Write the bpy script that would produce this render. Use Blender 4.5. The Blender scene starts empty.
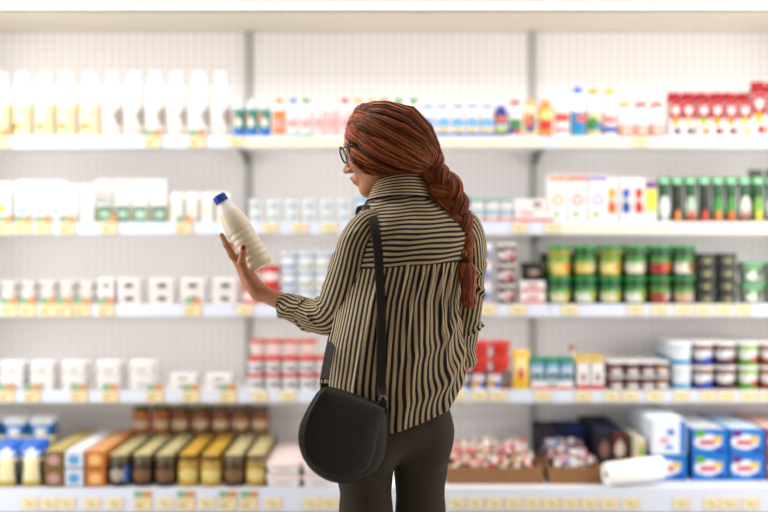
import bpy, math, random
import numpy as np
from mathutils import Vector, Matrix
from mathutils.bvhtree import BVHTree
random.seed(7); rng = np.random.default_rng(7)
C = bpy.context.scene.collection
F = 1170.0; CZ = 1.3
def P(px, py, Y):
    return np.array([(px-384)*Y/F, Y, CZ+(256-py)*Y/F])
def lin(c):
    if isinstance(c, str):
        c = tuple(int(c[i:i+2], 16)/255 for i in (0, 2, 4))
    return tuple((x/12.92 if x <= .04045 else ((x+.055)/1.055)**2.4) for x in c)
L = lin
# ------------------------------------------------------------------ materials
def nodes(name):
    m = bpy.data.materials.new(name); m.use_nodes = True
    nt = m.node_tree; b = nt.nodes['Principled BSDF']
    return m, nt, b
def plain(name, col, rough=.5, metal=0, bump=0, scale=60, spec=.5, var=.06, **kw):
    m, nt, b = nodes(name)
    b.inputs['Roughness'].default_value = rough; b.inputs['Metallic'].default_value = metal
    b.inputs['Specular IOR Level'].default_value = spec
    tc = nt.nodes.new('ShaderNodeTexCoord'); n = nt.nodes.new('ShaderNodeTexNoise'); n.inputs['Scale'].default_value = scale
    nt.links.new(tc.outputs['Object'], n.inputs['Vector'])
    mx = nt.nodes.new('ShaderNodeMixRGB'); c = lin(col)
    mx.inputs[1].default_value = (*[x*(1-var) for x in c], 1); mx.inputs[2].default_value = (*[min(1, x*(1+var)) for x in c], 1)
    nt.links.new(n.outputs['Fac'], mx.inputs[0]); nt.links.new(mx.outputs[0], b.inputs['Base Color'])
    if bump:
        bp = nt.nodes.new('ShaderNodeBump'); bp.inputs['Strength'].default_value = bump; bp.inputs['Distance'].default_value = .004
        nt.links.new(n.outputs['Fac'], bp.inputs['Height']); nt.links.new(bp.outputs[0], b.inputs['Normal'])
    for k, v in kw.items(): b.inputs[k].default_value = v
    return m
def attr_mat(name, rough, spec=.5, trans=0, gam=1.0, wh=.08):
    m, nt, b = nodes(name)
    a = nt.nodes.new('ShaderNodeAttribute'); a.attribute_name = 'Col'
    n = nt.nodes.new('ShaderNodeTexNoise'); n.inputs['Scale'].default_value = 40
    mx = nt.nodes.new('ShaderNodeMixRGB'); mx.blend_type = 'MULTIPLY'; mx.inputs[0].default_value = wh
    g = nt.nodes.new('ShaderNodeGamma'); g.inputs[1].default_value = gam; nt.links.new(a.outputs['Color'], g.inputs[0]); nt.links.new(g.outputs[0], mx.inputs[1]); nt.links.new(n.outputs['Color'], mx.inputs[2])
    nt.links.new(mx.outputs[0], b.inputs['Base Color'])
    b.inputs['Roughness'].default_value = rough; b.inputs['Specular IOR Level'].default_value = spec
    b.inputs['Transmission Weight'].default_value = trans
    return m
MP = attr_mat('printed_packaging', .38, gam=1.3, wh=.36)
MC = attr_mat('matte_card', .7, .3, gam=1.3, wh=.36)
MH = attr_mat('auburn_hair', .5, .35)
M_white = plain('white_enamel', 'eeeceb', .45)
M_rail = plain('shelf_rail', 'ccd3e2', .4)
M_cream = plain('cream_strip', 'e6dcc2', .5)
M_bracket = plain('steel_bracket', 'a9a8a4', .5, .2)
M_canopy = plain('canopy_beige', 'ddd6c6', .6)
M_dark = plain('dark_gap', '4a4640', .7)
M_floor = plain('floor_vinyl', 'd6d2cc', .35, bump=.05, scale=8)
M_wall = plain('wall_paint', 'dcd8d2', .8)
M_trouser = plain('olive_twill', '463f37', .9, bump=.9, scale=11, spec=.15, var=.15)
M_leather = plain('black_leather', '1a100d', .5, bump=.3, scale=220, spec=.35)
M_strap = plain('strap_leather', '1a0f0c', .7, bump=.1, scale=150)
M_metal = plain('brushed_metal', 'a09a94', .3, 1)
M_skin = plain('skin', 'bd8160', .5, bump=.06, scale=120, spec=.3, var=.05)
M_skin.node_tree.nodes['Principled BSDF'].inputs['Subsurface Weight'].default_value = .12
M_skin.node_tree.nodes['Principled BSDF'].inputs['Subsurface Radius'].default_value = (.02, .008, .004)
M_lip = plain('lips', 'a04a42', .4)
M_eye = plain('eye_white', 'e8e2dc', .2)
M_frame = plain('black_spectacle_frame', '15110f', .25)
M_lens = plain('spectacle_lens', 'f2f4f6', .05, var=0); M_lens.node_tree.nodes['Principled BSDF'].inputs['Alpha'].default_value = .22
M_shoe = plain('shoe_leather', '201a18', .4)
M_blue = plain('blue_cap_plastic', '0b57c4', .35)
M_milk = attr_mat('milky_plastic', .3, .5)
_b = M_milk.node_tree.nodes['Principled BSDF']; _b.inputs['Subsurface Weight'].default_value = .6; _b.inputs['Subsurface Radius'].default_value = (.03, .025, .02)
M_wood = plain('woven_basket', '8a5f38', .8, bump=.5, scale=40, var=.3)
M_paper = plain('white_paper', 'f5f2ee', .7)
M_tube, _nt, _b = nodes('lit_tube'); _b.inputs['Emission Color'].default_value = (1, .98, .95, 1); _b.inputs['Emission Strength'].default_value = 1.6

def panel_mat():
    m, nt, b = nodes('perforated_back_panel')
    tc = nt.nodes.new('ShaderNodeTexCoord'); sp = nt.nodes.new('ShaderNodeSeparateXYZ'); nt.links.new(tc.outputs['Object'], sp.inputs[0])
    def M(op, a, bb=None):
        n = nt.nodes.new('ShaderNodeMath'); n.operation = op
        for i, v in enumerate((a, bb)):
            if v is None: continue
            if isinstance(v, (int, float)): n.inputs[i].default_value = v
            else: nt.links.new(v, n.inputs[i])
        return n.outputs[0]
    vx = M('GREATER_THAN', M('SINE', M('MULTIPLY', sp.outputs['X'], 2*math.pi/.0355)), .55)
    vz = M('GREATER_THAN', M('SINE', M('MULTIPLY', sp.outputs['Z'], 2*math.pi/.0345)), .55)
    up = M('GREATER_THAN', sp.outputs['Z'], 1.74)
    up = M('ADD', M('MULTIPLY', up, .75), .18)
    t = M('MINIMUM', M('ADD', M('MULTIPLY', vx, .5), M('MULTIPLY', M('MULTIPLY', vz, .5), up)), 1.0)
    t = M('MULTIPLY', t, M('ADD', M('MULTIPLY', up, .5), .3))
    seam = M('LESS_THAN', M('ABSOLUTE', M('SUBTRACT', M('FRACT', M('MULTIPLY', sp.outputs['Z'], 1/.41)), .5)), .012)
    t = M('MAXIMUM', t, M('MULTIPLY', seam, .35))
    mx = nt.nodes.new('ShaderNodeMixRGB'); nt.links.new(t, mx.inputs[0])
    mx.inputs[1].default_value = (*L('f7f4f4'), 1); mx.inputs[2].default_value = (*L('a29e9a'), 1)
    nt.links.new(mx.outputs[0], b.inputs['Base Color']); b.inputs['Roughness'].default_value = .6
    return m
M_panel = panel_mat()

def stripe_mat():
    m, nt, b = nodes('striped_cotton')
    a = nt.nodes.new('ShaderNodeAttribute'); a.attribute_name = 'stripe'; a.attribute_type = 'GEOMETRY'
    mu = nt.nodes.new('ShaderNodeMath'); mu.operation = 'FRACT'; nt.links.new(a.outputs['Fac'], mu.inputs[0])
    r = nt.nodes.new('ShaderNodeValToRGB'); nt.links.new(mu.outputs[0], r.inputs[0])
    e = r.color_ramp.elements; e[0].position = 0; e[0].color = (*L('bfa984'), 1); e[1].position = 1; e[1].color = (*L('bfa984'), 1)
    for p, c in ((.24, 'bfa984'), (.30, '1f2029'), (.74, '1f2029'), (.80, 'bfa984')):
        q = e.new(p); q.color = (*L(c), 1)
    n = nt.nodes.new('ShaderNodeTexNoise'); n.inputs['Scale'].default_value = 9; n.inputs['Detail'].default_value = 5
    tc = nt.nodes.new('ShaderNodeTexCoord'); nt.links.new(tc.outputs['Object'], n.inputs['Vector'])
    bp = nt.nodes.new('ShaderNodeBump'); bp.inputs['Strength'].default_value = .5; bp.inputs['Distance'].default_value = .02
    nt.links.new(n.outputs['Fac'], bp.inputs['Height']); nt.links.new(bp.outputs[0], b.inputs['Normal'])
    nt.links.new(r.outputs[0], b.inputs['Base Color']); b.inputs['Roughness'].default_value = .85
    b.inputs['Specular IOR Level'].default_value = .2
    b.inputs['Sheen Weight'].default_value = .1
    return m
M_stripe = stripe_mat()

# ------------------------------------------------------------------ mesh helpers
def mesh(name, V, Fc, mat, cols=None, smooth=True, vattr=None):
    me = bpy.data.meshes.new(name)
    me.from_pydata([tuple(map(float, v)) for v in V], [], [tuple(map(int, f)) for f in Fc])
    if cols is not None:     # per face linear rgb
        at = me.color_attributes.new('Col', 'FLOAT_COLOR', 'CORNER')
        arr = []
        for p in me.polygons:
            c = cols[p.index]; arr.extend((c[0], c[1], c[2], 1.0)*p.loop_total)
        at.data.foreach_set('color', arr)
    if vattr is not None:
        at = me.attributes.new('stripe', 'FLOAT', 'POINT'); at.data.foreach_set('value', np.asarray(vattr, dtype=np.float32))
    if smooth: me.polygons.foreach_set('use_smooth', [True]*len(me.polygons))
    me.materials.append(mat); me.update()
    return me
def link(name, me, parent=None, loc=None, rotz=0):
    o = bpy.data.objects.new(name, me); C.objects.link(o)
    if parent is not None: o.parent = parent
    if loc is not None: o.location = tuple(map(float, loc))
    if rotz: o.rotation_euler = (0, 0, rotz)
    return o
def tag(o, label=None, cat=None, group=None, kind=None):
    if label: o['label'] = label
    if cat: o['category'] = cat
    if group: o['group'] = group
    if kind: o['kind'] = kind
    return o
class MB:
    def __init__(s): s.V = []; s.F = []; s.c = []
    def add(s, V, Fc, col=(.8, .8, .8)):
        n = len(s.V); s.V += [tuple(v) for v in V]; s.F += [tuple(i+n for i in f) for f in Fc]
        s.c += [col]*len(Fc) if not isinstance(col, list) else col
        return s
    def box(s, x0, x1, y0, y1, z0, z1, col=(.8, .8, .8)):
        V = [(x, y, z) for z in (z0, z1) for y in (y0, y1) for x in (x0, x1)]
        return s.add(V, [(0, 2, 3, 1), (4, 5, 7, 6), (0, 1, 5, 4), (2, 6, 7, 3), (0, 4, 6, 2), (1, 3, 7, 5)], col)
    def tube(s, pts, rad, seg=8, col=(.8, .8, .8), cap=True):
        pts = np.array(pts, float); n = len(pts)
        rad = np.full(n, rad) if np.isscalar(rad) else np.array(rad)
        T = np.gradient(pts, axis=0); T /= np.linalg.norm(T, axis=1)[:, None]+1e-9
        up = np.array([0, 0, 1.]) if abs(T[0][2]) < .9 else np.array([1., 0, 0])
        V = []
        A = np.cross(T[0], up); A /= np.linalg.norm(A)
        for i in range(n):
            A = A-T[i]*A.dot(T[i]); A /= np.linalg.norm(A); B = np.cross(T[i], A)
            for k in range(seg):
                a = 2*math.pi*k/seg; V.append(pts[i]+rad[i]*(math.cos(a)*A+math.sin(a)*B))
        Fc = [(i*seg+k, i*seg+(k+1) % seg, (i+1)*seg+(k+1) % seg, (i+1)*seg+k) for i in range(n-1) for k in range(seg)]
        if cap: Fc += [tuple(range(seg))[::-1], tuple((n-1)*seg+k for k in range(seg))]
        return s.add(V, Fc, col)
    def mesh(s, name, mat, smooth=False, colored=False):
        return mesh(name, s.V, s.F, mat, s.c if colored else None, smooth)
def build(name, mb, mat, parent=None, smooth=False, colored=False):
    return link(name, mb.mesh(name, mat, smooth, colored), parent)
def autosmooth(me, ang=.7):
    me.set_sharp_from_angle(angle=ang)

# product geometry
def section(w, d, r, n=4):
    if r is None:   # circle
        return [(w*math.cos(2*math.pi*k/16), w*math.sin(2*math.pi*k/16)) for k in range(16)]
    out = []
    for cx, cy, a0 in ((w/2-r, d/2-r, 0), (-w/2+r, d/2-r, 90), (-w/2+r, -d/2+r, 180), (w/2-r, -d/2+r, 270)):
        for k in range(n):
            a = math.radians(a0+90*k/(n-1)); out.append((cx+r*math.cos(a), cy+r*math.sin(a)))
    return out
def loft(name, secs, mat=None):
    """secs: list of (pts2d, z, colour of band above)"""
    N = len(secs[0][0]); V = []; Fc = []; cols = []
    for pts, z, c in secs: V += [(x, y, z) for x, y in pts]
    for i in range(len(secs)-1):
        for k in range(N):
            Fc.append((i*N+k, i*N+(k+1) % N, (i+1)*N+(k+1) % N, (i+1)*N+k)); cols.append(L(secs[i][2]))
    Fc.append(tuple(range(N))[::-1]); cols.append(L(secs[0][2]))
    Fc.append(tuple((len(secs)-1)*N+k for k in range(N))); cols.append(L(secs[-1][2]))
    me = mesh(name, V, Fc, mat or MP, cols, True); autosmooth(me); return me
def lathe(name, prof, mat=None):
    return loft(name, [(section(max(r, .0004), 0, None), z, c) for r, z, c in prof], mat)
def pattern(base, items, u, v):
    c = base
    for it in items:
        if it[0] == 'b' and it[1] <= v <= it[2]: c = it[3]
        elif it[0] == 'r' and it[1] <= u <= it[2] and it[3] <= v <= it[4]: c = it[5]
        elif it[0] == 'e' and ((u-it[1])/it[3])**2+((v-it[2])/it[4])**2 <= 1: c = it[5]
    return L(c)
def label_mesh(name, shape, z0, z1, base, items, nu=14, nv=12, mat=None):
    """shape: ('cyl', r0, r1, arc) or ('flat', w, y)"""
    V = []; Fc = []; cols = []
    for j in range(nv+1):
        v = j/nv; z = z0+(z1-z0)*v
        for i in range(nu+1):
            u = i/nu
            if shape[0] == 'cyl':
                r = shape[1]+(shape[2]-shape[1])*v; a = math.radians(-90+(u-.5)*shape[3]); V.append((r*math.cos(a), r*math.sin(a), z))
            else: V.append(((u-.5)*shape[1], shape[2], z))
    for j in range(nv):
        for i in range(nu):
            a = j*(nu+1)+i; Fc.append((a, a+1, a+nu+2, a+nu+1)); cols.append(pattern(base, items, (i+.5)/nu, (j+.5)/nv))
    return mesh(name, V, Fc, mat or MP, cols, shape[0] == 'cyl')
# kinds: (object name, category, root mesh, [(part name, mesh)])
def k_bottle(name, h, r, body, cap, lab=None, items=(), lz=(.06, .45), neck=.42, cat='bottle', foot=None, shoulder=.56, capw=1.15):
    rn = r*neck; prof = [(r*.9, 0, foot or body), (r, .03*h, foot or body), (r, .14*h, body), (r*.98, shoulder*.8*h, body), (r, shoulder*h, body), (r*.86, (shoulder+.14)*h, body), (rn*1.15, .84*h, body), (rn, .88*h, body), (rn, .93*h, body)]
    parts = [('cap', lathe('cap', [(rn*capw, .88*h, cap), (rn*capw, .985*h, cap), (rn*capw*.85, h, cap)]))]
    if lab: parts.append(('label', label_mesh('label', ('cyl', r*1.012, r*1.012, 220), lz[0]*h, lz[1]*h, lab, items)))
    return (name, cat, lathe(name, prof), parts)
def k_cup(name, h, rb, rt, body, lid, lab=None, items=(), lz=(.08, .8), cat='cup', lidh=.1, lidw=1.07):
    parts = [('lid', lathe('lid', [(rt*lidw, h*(1-lidh), lid), (rt*lidw, h*.985, lid), (rt*lidw*.93, h, lid)]))]
    if lab:
        f = lambda t: (rb+(rt-rb)*t)*1.012
        parts.append(('label', label_mesh('label', ('cyl', f(lz[0]), f(lz[1]), 230), lz[0]*h, lz[1]*h, lab, items)))
    return (name, cat, lathe(name, [(rb*.95, 0, body), (rb, .03*h, body), (rt, (1-lidh)*h, body)]), parts)
def k_tub(name, w, d, h, body, lid, lab=None, items=(), lz=(.1, .75), cat='tub', taper=.88, lidh=.18):
    r = min(w, d)*.2
    def s(k): return section(w*k, d*k, r*k)
    parts = [('lid', loft('lid', [(s(1), h*(1-lidh), lid), (s(1), h*.96, lid), (s(.94), h, lid)]))]
    if lab: parts.append(('label', label_mesh('label', ('flat', w*.78, -d/2*.985), lz[0]*h, lz[1]*h, lab, items)))
    return (name, cat, loft(name, [(s(taper), 0, body), (s(.97), (1-lidh)*h, body)]), parts)
def k_box(name, w, d, h, body, lab=None, items=(), cat='box', top=None, mat=None, nu=14, nv=12, rnd=.003):
    def s(k): return section(w-k, d-k, rnd)
    parts = []
    if lab: parts.append(('label', label_mesh('label', ('flat', w*.94, -d/2-.0008), .03*h, .97*h, lab, items, nu, nv, MC)))
    if top:
        b = MB(); b.add([(-w*.45, -d*.45, h+.0006), (w*.45, -d*.45, h+.0006), (w*.45, d*.45, h+.0006), (-w*.45, d*.45, h+.0006)], [(0, 1, 2, 3)], L(top)); parts.append(('top_print', b.mesh('top_print', MC, False, True)))
    return (name, cat, loft(name, [(s(.004), 0, body), (s(0), .002, body), (s(0), h-.002, body), (s(.004), h, body)], mat or MC), parts)
def k_carton(name, w, d, h, body, capc, lab, items=(), cat='carton'):
    hb = h*.78; V = [(-w/2, -d/2, 0), (w/2, -d/2, 0), (w/2, d/2, 0), (-w/2, d/2, 0), (-w/2, -d/2, hb), (w/2, -d/2, hb), (w/2, d/2, hb), (-w/2, d/2, hb), (-w/2, -.001, h*.95), (w/2, -.001, h*.95), (w/2, .001, h*.95), (-w/2, .001, h*.95), (-w/2, -.001, h), (w/2, -.001, h), (w/2, .001, h), (-w/2, .001, h)]
    Fc = [(3, 2, 1, 0), (0, 1, 5, 4), (1, 2, 6, 5), (2, 3, 7, 6), (3, 0, 4, 7), (4, 5, 9, 8), (6, 7, 11, 10), (5, 6, 10, 9), (7, 4, 8, 11), (8, 9, 13, 12), (10, 11, 15, 14), (12, 13, 14, 15), (9, 10, 14, 13), (11, 8, 12, 15)]
    c0 = L(body); c1 = L(capc); cols = [c0]*5+[c1]*9
    me = mesh(name, V, Fc, MC, cols, False)
    parts = [('label', label_mesh('label', ('flat', w*.96, -d/2-.0008), .02*h, hb*.99, lab, items, 12, 16, MC))]
    z = h*.86; yy = -d*.27
    cp = lathe('cap', [(w*.2, 0, capc), (w*.2, .012, capc), (w*.17, .014, capc)])
    return (name, cat, me, parts+[('cap', cp, (0, yy, z-.004))])
def k_jar(name, h, r, glass, lid, lab=None, items=(), cat='jar', lz=(.1, .66)):
    rim = ''.join('%02x' % int(int(lid[q:q+2], 16)*.62) for q in (0, 2, 4))
    prof = [(r*.9, 0, glass), (r, .05*h, glass), (r, .7*h, glass), (r*.86, .78*h, glass), (r*.86, .8*h, glass)]
    parts = [('lid', lathe('lid', [(r*.93, .79*h, rim), (r*.95, .8*h, rim), (r*.95, .95*h, rim), (r*.93, .985*h, lid), (r*.85, h, lid)]))]
    if lab: parts.append(('label', label_mesh('label', ('cyl', r*1.012, r*1.012, 210), lz[0]*h, lz[1]*h, lab, items)))
    return (name, cat, lathe(name, prof), parts)
def k_pouch(name, w, d, h, body, items, cat='pouch', base=None):
    V = []; Fc = []; cols = []; nu, nv = 12, 14; N = 2*nu
    for j in range(nv+1):
        v = j/nv; th = d/2*(1-v**2.2)*(.75+.25*math.sin(v*3))+.0012
        ww = w/2*(.93+.07*math.cos(v*6.3)) if v < .93 else w/2
        for i in range(N):
            a = 2*math.pi*i/N; V.append((-math.cos(a)*ww, -math.sin(a)*th*(abs(math.sin(a))**.1), v*h))
    for j in range(nv):
        for i in range(N):
            Fc.append((j*N+i, j*N+(i+1) % N, (j+1)*N+(i+1) % N, (j+1)*N+i))
            a = 2*math.pi*(i+.5)/N; u = (1-math.cos(a))/2; cols.append(pattern(base or body, items if i < nu else (), u, (j+.5)/nv))
    Fc.append(tuple(range(N))[::-1]); cols.append(L(body)); Fc.append(tuple(nv*N+k for k in range(N))); cols.append(L(body))
    me = mesh(name, V, Fc, MP, cols, True)
    sl = MB().box(-w*.46, w*.46, -.0022, .0022, h-.012, h-.001, L(body)).mesh('top_seal', MP, False, True)
    return (name, cat, me, [('top_seal', sl)])
ORD = ['first', 'second', 'third', 'fourth', 'fifth', 'sixth', 'seventh', 'eighth', 'ninth', 'tenth', 'eleventh', 'twelfth', 'thirteenth', 'fourteenth', 'fifteenth', 'sixteenth', 'seventeenth', 'eighteenth', 'nineteenth', 'twentieth', 'twenty-first', 'twenty-second', 'twenty-third', 'twenty-fourth', 'twenty-fifth']
def place(K, loc, label, group, rotz=0):
    name, cat, me, parts = K
    o = link(name, me, None, loc, rotz); tag(o, label, cat, group)
    for p in parts:
        q = link(p[0], p[1], o)
        if len(p) > 2: q.location = p[2]
    return o
def kh(K):
    return max(max(v.co.z for v in m.vertices)+(p[2][2] if len(p) > 2 else 0) for p in [(None, K[2])]+K[3] for m in (p[1],))
def kd(K): return max(v.co.y for v in K[2].vertices)
LANE = ['front', 'second', 'third', 'fourth', 'fifth', 'sixth', 'seventh', 'rearmost']
def row(K, pxs, shelf, desc, group, tiers=1, rows=1, pitch=.08, Yf=None, kinds=None, jit=.12):
    """K placed at every image-measured spacing along a shelf; kinds may give one kind per column"""
    sname, z0, Y0 = shelf; Y0 = Y0+.012 if Yf is None else Yf
    for i, px in enumerate(pxs):
        Ks = K if kinds is None else kinds[i]
        for r in range(rows):
            z = z0
            for t in range(tiers):
                Y = Y0+kd(Ks)+r*pitch
                x = (px-384)*(Y0+.02)/F
                n = len(pxs); d = desc if isinstance(desc, str) else desc[i]
                s = d
                if n > 1 and isinstance(desc, str): s += ', '+(ORD[i] if i < 22 else 'last')+' from left'
                if tiers > 1: s += ', '+(('bottom', 'top') if tiers == 2 else ('bottom', 'second', 'third', 'top') if tiers == 4 else ('bottom', 'middle', 'top'))[t]+' layer'
                if rows > 1: s += ', '+LANE[r]+' row'
                s += ', '+sname
                place(Ks, (x, Y+random.uniform(-.002, .004), z+.0006), s, group, random.uniform(-jit, jit) if 'yl' or 1 else 0)
                z += kh(Ks)+.0006

# ------------------------------------------------------------------ setting
X0, X1 = -1.791, 1.851; UPX = (-1.791, -.577, .637, 1.851)
YB = 5.0
tag(build('floor', MB().box(-4, 4, -1.5, 6, -.05, 0), M_floor), kind='structure')
tag(build('wall_back', MB().box(-4, 4, 5.2, 5.3, 0, 3.2), M_wall), kind='structure')
fr = bpy.data.objects.new('display_refrigerator', None); C.objects.link(fr); fr.location = (0, 0, 0)
tag(fr, 'long white open-fronted refrigerated display case with perforated back panel', 'refrigerator')
build('back_panel', MB().box(X0, X1, YB, YB+.05, .4, 2.3), M_panel, fr)
u = MB().box(X0, X1, 4.59, 5.05, 2.257, 2.6)
build('canopy', u, M_canopy, fr)
build('canopy_fascia', MB().box(X0, X1, 4.535, 4.588, 2.281, 2.6), plain('fascia', 'a39c8e', .5), fr)
build('light_groove', MB().box(X0, X1, 4.54, 4.589, 2.262, 2.2805), M_dark, fr)
build('light_tube', MB().tube([(X0+.02, 4.515, 2.266), (X1-.02, 4.515, 2.266)], .011, 12), M_tube, fr, True)
for x in (X0+.02, -.577, .637, X1-.02):
    build('tube_holder', MB().box(x-.012, x+.012, 4.505, 4.536, 2.262, 2.29), M_white, fr)
for x in UPX:
    b = MB(); b.box(x-.011, x+.011, YB-.018, YB-.001, .5, 2.255)
    for k in range(34): b.box(x-.004, x+.004, YB-.0188, YB-.018, .52+k*.05, .545+k*.05)
    build('upright', b, M_bracket, fr)
DZ = .455
build('deck', MB().box(X0, X1, 4.25, YB, DZ-.03, DZ), plain('deck_white', 'dfe3ea', .5), fr)
build('deck_lip', MB().box(X0, X1, 4.232, 4.25, DZ-.082, DZ+.004), M_rail, fr)
build('kick_shadow_gap', MB().box(X0, X1, 4.262, 4.3, DZ-.11, DZ-.031), plain('gap_grey', '8d8b88', .7), fr)
build('base', MB().box(X0, X1, 4.24, 5.05, .06, DZ-.111), M_white, fr)
build('plinth', MB().box(X0+.02, X1-.02, 4.32, 5.0, 0, .06), M_dark, fr)
for x0, x1 in ((X0-.04, X0), (X1, X1+.04)):
    build('end_panel', MB().box(x0, x1, 4.3, 5.05, 0, 2.6), M_white, fr)
SH = [('top shelf', 1.758, 4.5), ('second shelf', 1.427, 4.5), ('third shelf', 1.112, 4.5), ('fourth shelf', .781, 4.5)]
DK = ('bottom deck', DZ, 4.255)
BAY = ['left bay', 'middle bay', 'right bay']
sid = 0
for si, (nm, z, y0) in enumerate(SH):
    for bi in range(3):
        a, b_ = UPX[bi]+.002, UPX[bi+1]-.002
        me = MB().box(a, b_, y0+.003, YB-.02, z-.018, z)
        s = build('wire_shelf' if 0 else 'fridge_shelf', me, M_white); tag(s, f'white metal {nm} with long price rail, {BAY[bi]}', 'shelf', 'refrigerator shelves')
        build('price_rail', MB().box(a, b_, y0-.006, y0+.002, z-.043, z+.004), M_rail, s)
        build('lower_edge', MB().box(a, b_, y0-.004, y0+.004, z-.0475, z-.0435), plain('edge', 'b5b3ae', .5), s)
        if (si == 0 and bi > 0) or (si == 1 and bi == 2) or (si == 0 and bi == 0 and 0):
            build('cream_strip', MB().box(a+.02, b_-.02, y0-.0085, y0-.0062, z-.038, z-.004), M_cream, s)
        for xe in (a+.012, b_-.012):
            bm = MB(); pts = []
            V = []
            for dx in (-.002, .002):
                V += [(xe+dx, YB-.019, z-.0185), (xe+dx, YB-.019, z-.07), (xe+dx, YB-.035, z-.068), (xe+dx, YB-.12, z-.04), (xe+dx, y0+.2, z-.026), (xe+dx, y0+.2, z-.0185)]
            bm.add(V, [(0, 1, 2, 3, 4, 5), (11, 10, 9, 8, 7, 6)]+[(i, (i+1) % 6+0, (i+1) % 6+6, i+6) for i in range(6)])
            build('bracket', bm, M_bracket, s)
        build('added_led_strip', MB().box(a+.05, b_-.05, y0+.02, y0+.04, z-.028, z-.0185), M_tube if 0 else M_white, s)  # invented strip housing, added to go with the under-shelf fill lamps

# ------------------------------------------------------------------ price tags
def tagmesh():
    m = label_mesh('price_tag', ('flat', .062, -.0015), 0, .038, 'f4ebca', [('r', .78, 1, 0, 1, 'f2dcc0'), ('r', .12, .6, .6, .72, 'd8cc9c'), ('r', .3, .7, .2, .5, 'dccf9e')], 16, 12, MC)
    return m
TG = tagmesh()
PG = label_mesh('promotion_tag', ('flat', .062, -.0015), 0, .068, 'f2e7c4', [('b', .62, 1, 'e0a478'), ('r', 0, .4, .62, 1, '98c0a4'), ('r', .4, .62, .8, 1, 'b8bc94'), ('r', .1, .8, .4, .5, 'c2b48a'), ('r', .1, .6, .15, .3, 'd8b46c'), ('r', .9, 1, 0, .6, 'ecc48a')], 14, 14, MC)
TGB = MB().box(-.031, .031, -.001, .0035, 0, .038, L('ece2c0')).mesh('tag_backing', MC, False, True)
PGB = MB().box(-.031, .031, -.001, .0035, 0, .068, L('ece2c0')).mesh('tag_backing', MC, False, True)
def tags(pxs, shelf, promo=False):
    nm, z, y0 = shelf; Y = (y0-.0105) if nm != 'bottom deck' else 4.2295
    for i, px in enumerate(pxs):
        x = (px-384)*Y/F
        zz = z-.041 if nm != 'bottom deck' else z-.072
        o = link('promotion_tag' if promo else 'price_tag', PG if promo else TG, None, (x, Y, zz+(.004 if not promo else 0)))
        tag(o, (f'cream promotion tag with green and orange header, {ORD[i]} from left, {nm}' if promo else f'small cream price tag, {ORD[i]} from left, rail of the {nm}'), 'price tag', 'promotion tags' if promo else 'price tags')
        link('backing', PGB if promo else TGB, o)
tags([1, 153, 197], SH[0], True); tags([236, 640], SH[0])
tags([4, 23, 43, 67, 109, 184], SH[1], True); tags([270, 300, 330, 520, 553], SH[1])
tags([9, 28, 48, 64, 82, 106, 193], SH[2], True); tags([245, 288, 488, 518, 570, 636, 660, 683, 703, 724, 744], SH[2])
tags([6, 32, 79, 110, 155, 191, 228], SH[3], True); tags([260, 288, 457, 480, 499, 543, 583, 612, 631, 655, 682, 708, 727, 749, 768], SH[3])
tags([143, 186, 228, 249], DK, True); tags([30, 49, 67, 92, 115, 165, 207, 273, 312, 330, 457, 476, 495, 514, 533, 552, 571, 590, 610, 631, 682, 712, 730, 751], DK)

# ------------------------------------------------------------------ products: top shelf
S1, S2, S3, S4 = SH
cow = [('e', .75, .62, .16, .28, 'b8b0a8'), ('e', .3, .35, .14, .1, 'e4dcc0'), ('r', .2, .8, .08, .16, 'd8d0b8')]
yel = [('r', 0, .12, 0, 1, 'd9c67a'), ('r', .88, 1, 0, 1, 'd9c67a'), ('e', .4, .3, .16, .12, 'c8b070'), ('e', .6, .6, .2, .14, 'e8e0c8')]
kA = k_bottle('milk_bottle', .25, .0385, 'f7f2f2', 'f5eeee', 'efe6c4', yel, (.03, .5), .62, shoulder=.6)
kB = k_bottle('milk_bottle', .255, .0385, 'f7f3f3', 'f6f1f1', 'f3eeec', cow, (.03, .5), .52, shoulder=.6)
row(kA, [1, 22, 45, 67, 90], S1, 'white milk bottle with yellow-edged label', 'milk bottles with yellow labels')
row(kB, [112, 133, 155, 176, 199, 220.5], S1, 'white milk bottle with dark mark on label', 'milk bottles with dark marks')
kC = k_bottle('drink_bottle', .15, .0235, 'dfe6e4', 'e8eceb', '4f9f9a', [('b', .0, .28, '2f86d8'), ('e', .2, .7, .2, .2, 'e0823c'), ('e', .8, .7, .2, .2, '3c9a58'), ('e', .5, .5, .16, .16, 'f0efe8')], (.03, .72), .45, shoulder=.72)
row(kC, [239, 252, 265], S1, 'small teal and orange drink bottle', 'small teal drink bottles')
def small(cap, lab='f0dcdc', foot='e8dcd8', h=.15, r=.0235, it=None): return k_bottle('yogurt_drink', h, r, 'f4f0f0', cap, lab, it or [('e', .5, .5, .25, .2, 'e6b8b4'), ('b', 0, .12, foot)], (.03, .68), .5, shoulder=.7)
row(None, [279, 293, 306, 319, 332, 345, 358, 371, 384, 399], S1, 'small pale yogurt drink bottle', 'small pale yogurt drinks', kinds=[small('e8a24a', 'e89a48'), small('3a9ae0', 'f0eeee', '40c0c0'), small('58b87c', 'f0eeec', '48b068'), small('f0eae8'), small('ece8e8', 'f0d0d0'), small('d84a44'), small('f0c24a'), small('f0c858'), small('ef9a3c'), small('6cb85c')])
row(small('38b060', 'f0e4e4', '4aa0e0'), [413.5], S1, 'small green-capped yogurt drink', 'small pale yogurt drinks')
bl = [('e', .5, .6, .28, .2, '8cc4ec'), ('e', .5, .28, .2, .1, 'e8d890'), ('b', 0, .14, '1f7ad0')]
row(k_bottle('yogurt_drink', .125, .027, 'f4f2f2', '35a4e4', 'f2eff0', bl, (.02, .75), .6, shoulder=.76), [428, 443, 458, 472.5, 487], S1, 'squat white yogurt drink with sky-blue cap', 'blue-capped yogurt drinks')
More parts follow.
